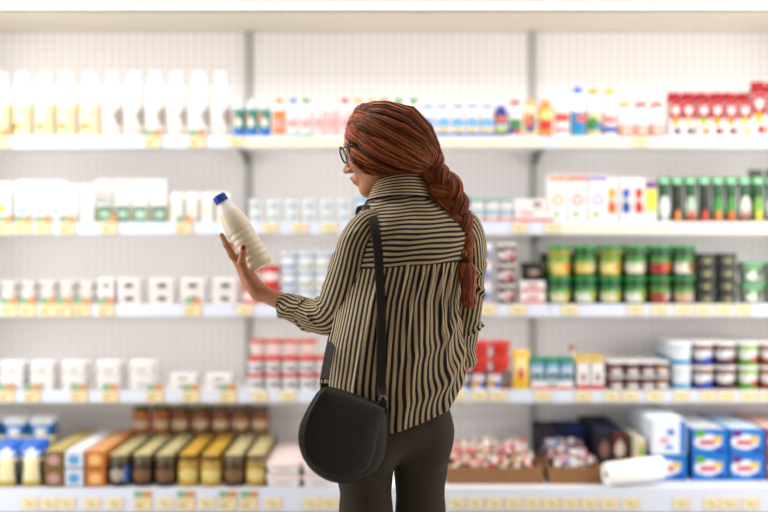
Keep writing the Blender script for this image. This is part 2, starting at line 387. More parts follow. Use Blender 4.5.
row(k_bottle('yogurt_drink', .122, .025, '4a50b0', '2c3fb4', '2a3a9c', [('e', .5, .7, .3, .14, 'e08a5c'), ('e', .5, .3, .28, .16, 'c8d860'), ('b', .42, .52, 'd8e0f4')], (.02, .8), .6, shoulder=.76), [501], S1, 'squat indigo yogurt drink bottle', 'squat fruit drinks')
row(k_bottle('juice_drink', .143, .026, 'f2eef0', 'dd3c34', 'f0eaec', [('e', .55, .45, .35, .25, '4f9a50'), ('e', .3, .2, .2, .15, '3a6ac0'), ('e', .6, .15, .2, .1, 'd84848')], (.02, .72), .6), [515], S1, 'red-capped drink bottle with green fruit', 'squat fruit drinks')
row(k_bottle('juice_drink', .143, .026, 'f4e6d0', 'f2c23c', 'f4d8a4', [('e', .5, .5, .22, .35, '4860a8'), ('e', .4, .6, .2, .2, 'f09050')], (.02, .72), .6), [530], S1, 'yellow-capped drink bottle with blue figure', 'squat fruit drinks')
row(k_bottle('juice_drink', .143, .027, 'e8b04c', 'f2a62c', 'f0b440', [('e', .5, .4, .3, .2, 'd84c3c'), ('e', .5, .75, .3, .15, 'f8e8a0'), ('b', 0, .1, '5c6a3c')], (.02, .8), .6), [545.5], S1, 'orange-capped fruit drink bottle with amber label', 'squat fruit drinks')
row(k_bottle('kefir_bottle', .2, .0285, 'f6f2f2', 'f6f2f2', 'f4efef', [('e', .5, .75, .35, .2, 'e46058'), ('r', .2, .8, .2, .3, 'e0a0a0')], (.02, .5), .5), [562], S1, 'tall all-white kefir bottle with red mark', 'tall kefir bottles')
row(k_bottle('kefir_bottle', .195, .0285, 'f4f2f2', '2c80dc', '2ea0d0', [('e', .65, .75, .25, .2, 'e87c70'), ('b', 0, .2, '3cb4c8')], (.02, .5), .5), [578], S1, 'tall blue-capped kefir bottle', 'tall kefir bottles')
row(k_bottle('kefir_bottle', .19, .029, 'f6f2ee', 'ecb858', 'e8dcb4', [('e', .4, .5, .25, .3, '5aa058'), ('e', .7, .4, .2, .2, '5890c8')], (.02, .5), .5), [594], S1, 'tall amber-capped kefir bottle', 'tall kefir bottles')
row(k_bottle('kefir_bottle', .19, .029, 'f6f2f2', 'f2cc50', 'f0e0e0', [('b', .2, .4, '5a80c4'), ('e', .5, .7, .3, .12, 'e49090')], (.02, .5), .5), [610], S1, 'tall yellow-capped kefir bottle', 'tall kefir bottles')
rp = [('b', 0, .3, 'e0843c'), ('b', .75, 1, 'f0b0a0'), ('e', .5, .5, .3, .15, 'f4ece0')]
row(None, [625.5, 641.5, 657], S1, 'curvy white drink bottle with coral label', 'coral-labelled drink bottles', kinds=[k_bottle('yogurt_drink', .135, .028, 'f6f2f2', c, 'e8705c', rp, (.02, .34), .62) for c in ('f0b83c', 'd83c34', 'd83c34')])
def redbox(c1, c2): return [('b', .52, 1, 'b8202a'), ('e', .5, .78, .3, .14, 'f2e4e4'), ('e', .45, .42, .3, .12, c1), ('e', .62, .14, .32, .1, c2), ('r', .1, .9, .9, .95, 'd84c4c')]
rk = [k_carton('dessert_carton', .05, .05, .175, 'efe9e7', 'b41e26', 'efe9e7', redbox(a, b)) for a, b in (('e8b038', '5c6068'), ('f0d0b0', '6c6c70'), ('a8c850', 'e89c3c'), ('f0b040', '8c3440'), ('f0a038', '7c2c38'), ('f0d880', 'ecc83c'))]
row(None, [674, 688, 702, 716, 729.5, 743.5], S1, 'red and white gable carton', 'red and white cartons', kinds=rk)
row(k_carton('dessert_carton', .055, .055, .218, 'efe9e7', 'b41e26', 'efe9e7', redbox('f0c040', 'd84444')), [758], S1, 'taller red and white carton with yellow patch', 'red and white cartons')
row(k_carton('dessert_carton', .05, .055, .215, 'efe9e7', 'b41e26', 'efe9e7', redbox('f0a838', 'd84444')), [773], S1, 'taller red carton cut by photo edge', 'red and white cartons')

# ------------------------------------------------------------------ second shelf
row(k_carton('milk_carton', .062, .06, .165, 'f3f0ef', 'f3f0ef', 'f1eeee', [('e', .5, .35, .35, .12, 'b8d8ea'), ('r', .2, .8, .6, .66, 'e0dcd8')]), [24, 41, 57], S2, 'pale carton with light blue mark', 'pale milk cartons')
row(k_carton('milk_carton', .062, .06, .16, 'f3f0ea', 'f3f0ef', 'f1eeee', [('e', .4, .45, .3, .14, 'e6e05c')]), [5], S2, 'pale carton with yellow mark at left edge', 'pale milk cartons')
row(k_box('cream_box', .052, .05, .15, 'f4f1f0', 'f1eeed', [('r', .2, .8, .3, .4, 'd8d4d0'), ('e', .5, .6, .2, .08, 'e4dcd0')]), [73, 88], S2, 'tall plain white box', 'tall white boxes')
gk = k_tub('cream_cheese_tub', .066, .062, .075, 'dfe8e0', 'eceeea', '5f9688', [('e', .5, .5, .34, .28, 'c4dcd0'), ('r', 0, .07, 0, 1, 'd8b850'), ('r', .93, 1, 0, 1, 'd8b850')], lz=(.02, .86), lidh=.1)
row(gk, [105, 123.5, 142, 160], S2, 'square green-labelled cheese tub', 'green cheese tubs')
row(k_box('cream_box', .066, .055, .175, 'f6f3f2', 'f5f2f1', [('r', .2, .8, .7, .76, 'e8e4e2')]), [105, 123, 141, 159], S2, 'tall white box behind the green tubs', 'tall white boxes', Yf=4.61, jit=.03)
row(k_carton('milk_carton', .05, .05, .12, 'f2efec', 'f2efee', 'f0ece8', [('r', 0, .1, 0, 1, 'd8ccb0'), ('e', .5, .5, .2, .1, 'dcd4cc')]), [178, 193, 208, 223], S2, 'low pale carton with beige edge', 'low pale cartons')
cu = k_cup('yogurt_cup', .045, .022, .028, 'f0eff0', 'f4f2f2', 'eceef0', [('e', .5, .5, .25, .3, 'b8ccd4'), ('r', .9, 1, 0, 1, '8aa4a4')])
row(cu, [256, 274, 292, 309.5, 327, 344.5], S2, 'small white cup with grey-teal print', 'small white yogurt cups', tiers=2)
row(k_cup('yogurt_cup', .05, .022, .028, '9cc4e0', 'd4e6f2', '7fb4dc', [('e', .5, .5, .3, .3, 'f0f4f8')]), [361, 378, 396, 413], S2, 'pale blue yogurt cup', 'pale blue yogurt cups', tiers=2)
row(k_cup('yogurt_cup', .1, .026, .03, '4c64b8', '3a56b4', '6f88d0', [('e', .5, .5, .3, .3, 'e8ecf4')]), [462], S2, 'tall indigo yogurt cup by the braid', 'taller yogurt cups')
row(k_cup('yogurt_cup', .092, .026, .031, 'f0eeec', '68bcb0', 'eeeae8', [('e', .5, .5, .35, .16, 'a8ccd8'), ('b', 0, .18, 'e8a09c')]), [477, 492, 506.5], S2, 'white yogurt cup with teal lid', 'teal-lidded yogurt cups')
trk = k_box('multipack_box', .155, .12, .048, 'f2eeee', 'f2eeee', [('b', .1, .35, 'e07068'), ('e', .3, .7, .2, .12, 'e4a8a0')])
row(trk, [534], S2, 'flat white multipack with red stripe', 'white multipacks', jit=.02)
row(k_box('multipack_box', .13, .1, .042, 'f2eeee', 'f2eeee', [('e', .7, .5, .16, .25, 'a88070')]), [530], (S2[0], S2[1]+.05, S2[2]), 'flat white multipack with brown mark atop another', 'white multipacks', jit=.02)
def big(lid, ring): return k_box('dessert_pack', .074, .06, .185, 'f6f3f3', 'f5f2f2', [('b', .93, 1, lid), ('e', .5, .48, .3, .13, ring), ('e', .5, .48, .18, .08, 'f6f2f2'), ('e', .4, .16, .2, .06, '9ccc78')], nu=24, nv=36)
row(None, [549+8, 577, 597], S2, ['tall white pack with orange top and ring', 'tall white pack with red top and ring', 'tall white pack with purple top and ring'], 'tall white ring packs', kinds=[big('f09a3c', 'f0b468'), big('e85c4c', 'ea8c8c'), big('a884cc', 'b8a0dc')], jit=.02)
def fr2(a, b, w=.053): return k_box('dessert_pack', w, .06, .175, 'f6f3f3', 'f5f2f2', [('e', .5, .66, .32, .13, a), ('e', .5, .33, .36, .15, b), ('e', .4, .5, .14, .05, '8cb860')], nu=20, nv=30)
row(None, [611, 625, 638], S2, ['white pack with orange and yellow fruit', 'white pack with blue fruit', 'white pack with red strawberries'], 'white fruit packs', kinds=[fr2('f0b838', 'e08030', .05), fr2('4060c8', '3c68b4', .048), fr2('dc3c34', 'd84444', .048)], jit=.03)
row(k_box('dessert_pack', .045, .06, .165, 'f0f0d8', 'e4e48c', [('b', .85, 1, '9c5cb0'), ('e', .5, .55, .3, .2, 'f0ec60'), ('b', 0, .25, 'f4f0f0')]), [650], S2, 'yellow-green pack with purple top', 'white fruit packs', jit=.03)
def gp(a, b, c='1f6a38'): return k_pouch('green_pouch', .0515, .036, .178, '2f9a50', [('b', .0, .1, b), ('b', .62, .8, c), ('e', .5, .92, .4, .08, 'a8e0b8'), ('e', .5, .34, .42, .25, a), ('e', .5, .2, .2, .1, b)], base='1c4a2c')
gps = [gp('eef2ee', 'e8ecea'), gp('20281f', 'e8a058', '111611'), gp('c8d8c4', 'd84c3c'), gp('20281f', 'e05848', '111611'), gp('5aa858', 'f0944c'), gp('5aa858', 'e8743c'), gp('f0eae4', 'b8743c'), gp('8cc058', 'f0d858'), gp('e8e8e0', 'd8a848')]
row(None, [663.5, 677, 690.5, 704, 717.5, 731, 744.5, 758, 771.5], S2, 'dark green pouch', 'green pouches', kinds=gps, jit=.05)
row(k_pouch('green_pouch', .06, .03, .215, '1f5a30', [('b', .7, 1, '141a14'), ('b', .55, .7, '30a050')]), [755, 772], S2, 'taller black-topped pouch behind green pouches', 'green pouches', Yf=4.62)

# ------------------------------------------------------------------ third shelf
cm = [('e', .3, .6, .12, .2, '6c665c'), ('e', .75, .6, .12, .2, 'a8927c'), ('b', 0, .14, 'dcd4c0')]
row(k_cup('dessert_cup', .045, .028, .034, 'f0ecea', 'f6f3f2', 'f2eeec', cm), [10, 29.5, 49, 68.5, 88], S3, 'low white dessert cup with brown dots', 'low white dessert cups', tiers=2)
row(k_tub('cheese_tub', .1, .1, .05, 'f2eeee', 'f8f5f5', 'f0ece8', [('e', .5, .55, .26, .3, '6f6a64')], taper=.9), [130, 162.5, 194, 226], S3, 'white cottage-cheese tub with dark mark', 'white cottage-cheese tubs', tiers=2, jit=.04)
row(k_tub('cheese_tub', .07, .07, .05, 'f2eeee', 'f8f5f5', 'f0ece8', [('e', .5, .55, .2, .3, '8a8680')]), [107], S3, 'narrow white cheese tub', 'white cottage-cheese tubs', tiers=2, jit=.04)
row(k_cup('yogurt_cup', .075, .031, .037, 'dc4a3c', 'd8483c', 'e0604c', [('e', .5, .5, .35, .3, 'f4ece8')]), [251, 268+3], S3, 'red yogurt cup behind held bottle', 'red yogurt cups', tiers=2)
row(None, [289, 306, 323, 340], S3, 'small cup with blue and green print', 'small blue-green cups', tiers=3, kinds=[k_cup('yogurt_cup', .068, .026, .031, 'e8ecf0', 'e4e8ee', a, [('e', .5, .5, .35, .3, 'f0f2f4'), ('b', .0, .2, b)]) for a, b in (('8aa8d0', '7c9cc8'), ('98b8c8', 'c0cc70'), ('9cb0d8', 'c8cc58'), ('8aa8d0', '9cc070'))])
row(k_cup('yogurt_cup', .078, .028, .032, 'eceef2', 'f4f2f4', 'dfe4f0', [('e', .5, .5, .3, .3, '8c9cc8'), ('b', 0, .15, 'e0a8a8')]), [484], S3, 'white yogurt cup with blue print', 'white yogurt cups', tiers=3)
row(k_cup('yogurt_cup', .078, .032, .037, '5c4440', 'e8e0dc', '54403c', [('e', .5, .5, .42, .3, 'efe6e6'), ('e', .65, .4, .2, .18, 'cc4c5c')], lidh=.14), [507], S3, 'brown cup with pink berry label', 'brown berry cups', tiers=3)
row(k_box('multipack_box', .095, .12, .045, 'f2eeee', 'f2eeee', [('b', .08, .3, 'd85c54'), ('e', .5, .65, .3, .12, 'c4483c')]), [532], S3, 'flat white pack with red print', 'red-striped flat packs', tiers=2, jit=.02)
row(k_tub('black_tub', .09, .1, .07, '342e2c', '1f1b1a', '3c3430', [('e', .5, .55, .3, .3, 'a89890')], taper=.85), [533], (S3[0], S3[1]+.093, S3[2]), 'black lidded tub on flat white packs', 'black tubs', jit=.03)
def gc(body, a, b, h=.1, r=.044): return k_cup('salad_cup', h, r*.82, r, body, '1f9a4c', body, [('b', .74, 1, '2c8048'), ('e', .5, .6, .34, .16, '6ab45c'), ('e', .45, .3, .42, .22, a), ('e', .7, .35, .14, .2, b)], lidh=.14, lz=(.03, .84))
low = [gc('24583a', 'e4e0c0', 'd8cc6c', .108), gc('24583a', 'e8e8e0', 'c8d070', .108)]
gk1 = [gc('c8b84c', 'e8d88c', 'f0a040', .118), gc('3a5a34', 'e4d27c', 'ded0a0', .118), gc('b0a440', 'f0e0a0', 'e0b040', .118), gc('54683c', 'e8e4d8', 'ded8c0', .118), gc('3c4a38', 'b8443c', 'e07c3c', .118), gc('50604c', 'ece8e0', 'b07c4c', .118)]
px6 = [560, 586, 611, 636, 661, 685]
for i, px in enumerate(px6):
    dd = ['with golden label', 'with olive label', 'with pale yellow label', 'with cream label', 'with red label', 'with white-brown label'][i]
    row(low[i % 2] if i < 4 else gc('4a3c30', 'b8583c' if i == 4 else 'd8b8a0', 'd8ccc0', .108), [px], S3, 'green-lidded salad cup under the one '+dd, 'green-lidded salad cups')
    row(gk1[i], [px], (S3[0], S3[1]+.11, S3[2]), 'upper green-lidded salad cup '+dd, 'green-lidded salad cups')
row(k_tub('black_tub', .074, .08, .049, '3a3a34', '1c1f1a', '2c302a', [('e', .5, .5, .3, .3, '7c8c4c'), ('e', .55, .4, .12, .16, 'd8b060')], taper=.9, lidh=.3), [706, 727], S3, 'black oval-print tub', 'stacked black tubs', tiers=4, jit=.03)
row(k_tub('salad_tub', .09, .08, .082, 'a4b49c', '5cb47c', '54684c', [('e', .5, .35, .42, .3, 'dfe6da'), ('e', .5, .8, .3, .14, '8ccc8c'), ('e', .75, .5, .12, .3, '28402c')], taper=.8), [752, 778], S3, 'clear tub of green salad', 'clear salad tubs', tiers=2, jit=.05)
row(k_tub('black_tub', .06, .08, .1, '1f4a30', '1c301f', '28583a', [('e', .5, .5, .3, .3, '9cc48c')]), [548, 573, 598, 623, 648, 673], S3, 'dark green tub behind salad cups', 'dark green tubs behind the cups', Yf=4.64, tiers=2)

# ------------------------------------------------------------------ fourth shelf
wt = k_tub('cheese_tub', .1, .1, .055, 'efecec', 'f8f6f6', 'eeeaea', [('e', .5, .5, .25, .2, 'c8c4be'), ('r', .2, .8, .1, .2, 'd8d8dc')], taper=.88)
row(wt, [13, 43, 75, 110, 143], S4, 'white lidded cheese tub', 'white lidded tubs', tiers=2, jit=.05)
row(k_box('butter_pack', .1, .09, .03, 'f4f1f0', 'f2efee', [('e', .5, .5, .25, .25, 'c4bcb4')]), [183, 219], S4, 'low white butter pack', 'white butter packs', tiers=2, jit=.05)
oc = k_cup('yogurt_cup', .062, .026, .031, 'eef0f2', 'dc5040', 'e8eaee', [('e', .5, .5, .32, .34, 'b8bcc4'), ('e', .6, .35, .14, .2, '9c6c60')], lidh=.2)
row(oc, [256, 273, 290, 307, 324], S4, 'white yogurt cup with orange-red lid', 'red-lidded yogurt cups', tiers=2, rows=2, pitch=.068)
row(k_cup('yogurt_cup', .062, .026, .031, 'f0ecec', 'e8683c', 'ecd8d4', [('e', .5, .5, .32, .34, 'f2f0ee')], lidh=.2), [258, 275, 292, 309], (S4[0], S4[1]+.127, S4[2]), 'orange-lidded cup on top of rear stacks', 'orange-lidded cups', Yf=4.59)
row(k_bottle('sauce_bottle', .07, .026, 'e8e8f0', 'c8344c', 'e4e6ee', [('e', .4, .5, .25, .3, 'e8b030'), ('e', .7, .4, .2, .3, '5070b8')], (.05, .7), .85, cat='bottle', capw=1.1), [462, 478, 494], S4, 'small jar-shaped drink with crimson cap', 'crimson-capped drinks')
row(k_cup('round_pot', .058, .029, .036, 'd84030', 'e24a34', 'd84030', [('e', .5, .4, .3, .3, 'e46850')], lidh=.35), [460, 480.5, 501], (S4[0], S4[1]+.072, S4[2]), 'round red pot on the drinks', 'red pots', tiers=2)
row(k_box('red_pot_carrier', .22, .075, .07, 'e8e4e8', 'dcdce6', [('b', 0, .3, 'd8b0b0')]), [488], S4, 'low box carrying red pots behind drinks', 'low carrier boxes', Yf=4.575, jit=0)
row(k_pouch('cheese_pouch', .07, .05, .155, 'f0d070', [('e', .5, .62, .35, .2, 'f6e8b4'), ('e', .5, .42, .2, .14, 'd8503c'), ('b', .1, .32, 'ecc02c'), ('b', 0, .1, 'f0dc9c')]), [521], S4, 'yellow cheese pouch with red mark', 'yellow pouches', jit=.05)
row(k_box('multipack_box', .16, .1, .034, 'f2eeee', 'f2eeee', [('b', .05, .4, 'd84c44'), ('e', .5, .7, .16, .14, '5c9c8c')]), [552], S4, 'flat white tray pack with red stripe', 'white tray packs', jit=0)
row(k_cup('yogurt_cup', .085, .024, .028, '9cc4dc', '20a088', 'a8cce0', [('e', .5, .5, .35, .25, 'e8f0f4'), ('e', .5, .25, .25, .14, '6c7c80')], lidh=.2), [537, 552, 567], (S4[0], S4[1]+.036, S4[2]), 'light blue cup with teal lid', 'teal-lidded blue cups', rows=2, pitch=.06)
row(k_carton('milk_carton', .048, .05, .135, 'f2efee', 'd8c078', 'f0ecec', [('b', 0, .2, 'd84438'), ('e', .5, .55, .22, .1, 'a8a08c'), ('e', .5, .4, .18, .08, 'c0604c')]), [583, 597], S4, 'white carton with gold top and red foot', 'gold-topped cartons', rows=2, pitch=.06, jit=.04)
row(k_bottle('sauce_bottle', .16, .022, 'f0ecea', 'e04830', 'f0ece8', [('e', .5, .5, .3, .2, 'e0a050')]), [572], S4, 'white bottle with red cap behind teal cups', 'red-capped bottles', Yf=4.68)
row(None, [616, 632, 647.5, 662], S4, 'two-tone berry yogurt cup', 'berry yogurt cups', tiers=2, rows=4, pitch=.062, kinds=[k_cup('yogurt_cup', .055, .024, .029, '4c4644', 'f2eeee', '4a4442', [('e', .4, .55, .3, .3, a), ('e', .6, .3, .35, .24, 'f0ecec')], lidh=.14) for a in ('b85864', 'a03c44', 'a83c44', 'e0a06c')])
def tc(body, a, b): return k_cup('yogurt_cup', .092, .034, .0395, body, 'f6f3f3', body, [('e', .5, .6, .4, .26, 'eef0f2'), ('b', .04, .22, a), ('e', .7, .3, .2, .16, b)], lidh=.12)
row(None, [682, 704, 726, 749, 771], S4, ['white and sky-blue large yogurt cup', 'brown and blue large yogurt cup', 'brown and purple large yogurt cup', 'green large yogurt cup', 'orange-brown large yogurt cup'], 'large yogurt cups', tiers=2, rows=4, pitch=.0875, kinds=[tc('dceaf2', '38a8dc', 'c8e4f0'), tc('8c6248', '2c5cc0', '3c68c4'), tc('7c4c3c', '5c3468', '9c6048'), tc('a8cc68', '58a040', 'd84c30'), tc('b0643c', '9c4c34', 'e8a070')])

# ------------------------------------------------------------------ bottom deck
row(k_pouch('cheese_pouch', .088, .06, .165, '2f8cdc', [('b', 0, .14, 'c8b458'), ('b', .14, .62, 'efe6c0'), ('b', .62, 1, '1f7cd8'), ('e', .5, .74, .36, .09, 'e8f0f6'), ('r', 0, .12, 0, .6, '4c4c48'), ('r', .88, 1, 0, .6, '4c4c48')]), [-18, 7, 32], DK, 'blue-topped cream cheese pouch', 'blue-topped pouches', rows=2, pitch=.07)
row(k_pouch('cheese_pouch', .09, .06, .14, 'ece6c8', [('b', .6, 1, 'd8c878'), ('e', .5, .4, .35, .2, 'f6f2ea'), ('e', .6, .75, .2, .1, '3c94c8')]), [-16, 9, 33], DK, 'cream pouch behind the blue ones', 'cream pouches', Yf=4.42, rows=3, pitch=.07)
row(k_pouch('cheese_pouch', .092, .06, .2, 'eef0f2', [('b', .55, .85, '2c94dc'), ('e', .5, .7, .3, .08, 'eef2f6'), ('b', .2, .35, 'e4dca0')]), [-13, 14, 41], DK, 'taller white bag with blue band', 'tall white bags', Yf=4.65, rows=2, pitch=.08)
pk = lambda a, b, c, t: k_box('cheese_box', .066, .085, .066, a, b, [('e', .5, .5, .35, .3, c), ('b', 0, .12, '8c7c3c')], top=t)
row(None, [55, 75.5, 96.5], DK, ['gold box with pink label', 'white and blue box', 'orange box with green foot'], 'small stacked boxes', tiers=2, rows=6, pitch=.09, jit=.02, kinds=[pk('b89c58', '8c7450', 'c8a4a0', 'd4c48c'), pk('e8eaf0', 'dce4ee', '78b0d8', 'f0eeee'), pk('dc9c58', 'd88c50', 'e8c890', 'e4b888')])
jb = ('6c4c30', '54381f'); jy = ('c8a84c', 'b8943c')
def jar(c, lid, lab, e, h=.12, r=.0375): return k_jar('food_jar', h, r, c, lid, lab, e)
jbk = jar('5c3e24', 'd9cfa0', '543820', [('e', .5, .5, .3, .3, '8c6c48')])
jyk = jar('c8a450', 'e0b848', 'c8ac5c', [('e', .5, .5, .34, .3, 'e4d494')])
jbl = jar('5a4028', 'd9cfa0', '4c4844', [('e', .45, .5, .25, .3, 'b8b0a8'), ('r', .65, .95, .1, .9, '3c84c8')])
row(None, [119, 142, 165, 188, 211, 234, 256], DK, ['brown jar with blue-edged label', 'dark brown jar left of another', 'dark brown jar beside yellow jars', 'yellow jar left of another', 'yellow jar beside brown jars', 'amber-brown jar', 'rightmost yellow jar'], 'short food jars', rows=6, pitch=.081, kinds=[jbl, jbk, jbk, jyk, jyk, jar('6c4c2c', 'd9cfa0', '5c4024', [('e', .5, .5, .3, .3, '94744c')]), jar('b8964c', 'd9cc98', 'c0a458', [('e', .5, .5, .34, .3, 'e4d494')])])
tall = lambda a, lid, b: k_jar('food_jar', .11, .0372, a, lid, b, [('e', .5, .4, .34, .28, 'ecd8b8'), ('e', .5, .75, .25, .12, 'b87c4c')])
row(None, [141, 160.5, 180.5, 200.5, 220.5, 240.5, 260], DK, 'tall orange jar at the back', 'tall orange jars', Yf=4.84, tiers=2, kinds=[tall('e08c3c', 'b8b040', 'e0803c'), tall('e08c3c', 'b8a868', 'd87838')]+[tall('a8683c', 'c8b884', 'b06c3c')]*5)
row(k_tub('egg_pack', .13, .13, .045, 'f0ecea', 'f6e6e4', 'eeeae8', [('e', .5, .5, .3, .2, 'e0ccc8')], lidh=.4), [284, 320], DK, 'white flat pack with pinkish lid', 'white flat packs', tiers=2, rows=4, pitch=.14, jit=.02)
# baskets of sweets
def basket(px, w, lab):
    Y = 4.33; x = (px-384)*(Y+.02)/F; d = .36; h = .06
    root = bpy.data.objects.new('woven_basket', None); C.objects.link(root); root.location = (x, Y+d/2, DZ+.0006); tag(root, lab, 'basket', 'baskets of sweets')
    for nm_, bx in (('side_wall', (-w/2, w/2, -d/2, -d/2+.008)), ('side_wall', (-w/2, w/2, d/2-.008, d/2)), ('side_wall', (-w/2, -w/2+.008, -d/2+.008, d/2-.008)), ('side_wall', (w/2-.008, w/2, -d/2+.008, d/2-.008))):
        b = MB()
        for k in range(5):
            g = .0015 if k % 2 else 0
            b.box(bx[0]+g, bx[1]-g, bx[2]+g, bx[3]-g, k*h/5, (k+1)*h/5)
        build(nm_, b, M_wood, root)
    build('bottom', MB().box(-w/2+.008, w/2-.008, -d/2+.008, d/2-.008, 0, .004), M_wood, root)
    return x, Y, w, d
def sweet_kind(c1, c2):
    V = []; Fc = []; cols = []; n = 8
    prof = [(-.034, .013), (-.026, .009), (-.018, .003), (-.014, .009), (-.007, .0125), (.007, .0125), (.014, .009), (.018, .003), (.026, .009), (.034, .013)]
    for i, (x, r) in enumerate(prof):
        for k in range(n):
            a = 2*math.pi*k/n; rr = r*(1+.25*(k % 2)*(abs(x) > .02)); V.append((x, rr*math.cos(a), rr*math.sin(a)*.8))
    for i in range(len(prof)-1):
        for k in range(n):
            Fc.append((i*n+k, i*n+(k+1) % n, (i+1)*n+(k+1) % n, (i+1)*n+k)); cols.append(L(c2 if (i in (4,) or (k+i) % 4 == 0) else c1))
    Fc += [tuple(range(n)), tuple((len(prof)-1)*n+k for k in range(n))]; cols += [L(c1)]*2
    return mesh('wrapped_sweet', V, Fc, MP, cols, True)
SW = [('f4ecea', 'e0584c', 'white and red'), ('f6f2ee', 'e8d4c0', 'plain white'), ('e86c60', 'f4e8e6', 'coral red'), ('f0e4d0', 'c8a468', 'cream and gold')]
SW2 = [('f4f0f0', '2c84d8', 'white and blue'), ('e8b0c0', 'c84c70', 'pink'), ('f2eeee', 'b05c5c', 'white and maroon'), ('8c5c48', 'e8d8d0', 'brown')]
swm = {t[2]: sweet_kind(t[0], t[1]) for t in SW+SW2}
def fill(px, w, lab, sws, which):
    x, Y, w, d = basket(px, w, lab)
    nx = int(w/.05); ny = 6
    for lay in range(3):
        for j in range(ny):
            for i in range(nx-(lay > 1)):
                yy = Y+.05+j*(d-.10)/(ny-1)
                back = j/(ny-1)
                if lay == 0 and 0 < j < ny: continue
                if lay == 2 and (back < .25 or random.random() < .25): continue
                t = random.choice(sws); xx = x-w/2+.047+(w-.094)*(i+.5*(lay > 1))/(nx-1)
                zz = DZ+.045+lay*.022+back*.022
                o = link('wrapped_sweet', swm[t[2]], None, (xx+random.uniform(-.003, .003), yy+random.uniform(-.004, .004), zz))
                o.rotation_euler = (random.uniform(-.4, .4), random.uniform(-.5, .5), random.uniform(0, 3.1))
                tag(o, f'{t[2]} wrapped sweet heaped in the {which} basket', 'sweet', f'{t[2]} sweets in the {which} basket')
fill(494, .36, 'long brown woven basket of white and red sweets', SW, 'longer brown')
fill(575, .2, 'shorter brown woven basket of pink and blue-dotted sweets', SW2, 'shorter brown')
row(None, [545, 561, 577], DK, ['dark plum box at the back', 'navy box at the back', 'deep blue box at the back'], 'dark boxes at the back', Yf=4.72, jit=.03, rows=2, pitch=.11, kinds=[k_box('biscuit_box', .064, .1, .15, a, b, [('e', .5, .5, .35, .25, c)]) for a, b, c in (('4c4454', '54485c', '8c7880'), ('28345c', '2c4070', '5878a8'), ('24488c', '284c8c', '7c5c4c'))])
row(None, [604, 619], DK, ['narrow black patterned box', 'narrow maroon patterned box'], 'narrow dark boxes', Yf=4.5, rows=4, pitch=.115, jit=.02, kinds=[k_box('biscuit_box', .055, .11, .17, a, b, [('e', .5, .6, .35, .2, c), ('b', 0, .2, d)], top=t) for a, b, c, d, t in (('2c2c3c', '34303c', '9c7468', '6c3c34', '3c4668'), ('4c3030', '7c4438', 'e8dcd0', 'a89048', '2c3c70'))])
row(k_box('biscuit_box', .03, .11, .155, 'efe6d0', 'e8dcb8', [('e', .5, .7, .35, .18, '9cb858'), ('b', .3, .5, 'c87c5c')], top='e8e4d8'), [640], DK, 'slim cream box with green patch', 'slim cream boxes', Yf=4.42, rows=4, pitch=.115, jit=.02)
def bb(a, logo, cr, top='d8e8f4'): return k_box('milk_powder_box', .13, .15, .096, a, '2c90d8', [('e', .42, .5, .42, .3, 'f0eef2'), ('r', .15, .65, .4, .56, logo), ('e', .72, .62, .16, .14, 'e8d070'), ('e', .18, .85, .16, .16, cr), ('e', .8, .15, .2, .14, '1f6cc0')], top=top, nu=24, nv=16)
whitebox = k_box('milk_powder_box', .13, .15, .13, 'e6eef6', 'eef2f8', [('e', .55, .65, .12, .1, '3c94d8'), ('r', .85, 1, 0, 1, '2c84d0'), ('e', .35, .4, .16, .1, 'e4b8cc'), ('e', .5, .18, .14, .06, '5ca8dc')], top='f0f4f8', nu=24, nv=16)
row(bb('3c98dc', 'd84c68', '5cb85c'), [668], DK, 'blue box below the tall white box', 'blue and white boxes', Yf=4.40, rows=3, pitch=.155, jit=.01)
row(whitebox, [668], (DK[0], DK[1]+.098, DK[2]), 'tall white and blue box on blue boxes', 'blue and white boxes', Yf=4.40, rows=3, pitch=.155, jit=.01)
row(None, [709, 746, 783], DK, ['blue box with green corner', 'blue box with purple corner', 'blue box with red side'], 'blue and white boxes', tiers=2, Yf=4.40, rows=3, pitch=.155, jit=.01, kinds=[bb('3c94d8', 'd84c68', '78b850', 'e8e8e8'), bb('3c94d8', 'd84c68', '7c4c9c', 'e0ecf4'), bb('d86c5c', 'd84c68', 'c84c44', 'f0dcd4')])

# paper roll lying across the front of the deck
a = P(606, 474.5, 4.275); b = P(662, 467, 4.33); ax = (b-a)
mb = MB(); mb.tube([a, a+ax*.02, a+ax*.98, b], [.040, .043, .043, .040], 24, L('f5f2ee')); o = build('paper_roll', mb, M_paper, smooth=True); autosmooth(o.data)
tag(o, 'thick white paper roll lying on the front of the bottom deck', 'roll')
d = ax/np.linalg.norm(ax); mb = MB().tube([a-d*.001, a+d*.02], .012, 12); build('core', mb, M_dark, o)
for v in ():
    pass
# ------------------------------------------------------------------ signed-distance bodies
def smin(a, b, k):
    h = np.clip(.5+.5*(b-a)/k, 0, 1); return b*(1-h)+a*h-k*h*(1-h)
def capsule(a, b, ra, rb, k=.015):
    a = np.array(a, float); b = np.array(b, float); m = max(ra, rb)
    def f(p):
        pa = p-a; ba = b-a; h = np.clip((pa@ba)/(ba@ba+1e-12), 0, 1)
        return np.linalg.norm(pa-h[..., None]*ba, axis=-1)-(ra+(rb-ra)*h)
    return (f, np.minimum(a, b)-m, np.maximum(a, b)+m, k, 1)
def ellip(c, r, R=None, k=.015, op=1):
    c = np.array(c, float); r = np.array(r, float); R = np.eye(3) if R is None else np.array(R)   # columns = local axes
    def f(p):
        q = (p-c)@R; k0 = np.linalg.norm(q/r, axis=-1); k1 = np.linalg.norm(q/(r*r), axis=-1)+1e-9
        return k0*(k0-1)/k1
    m = max(r); return (f, c-m, c+m, k, op)
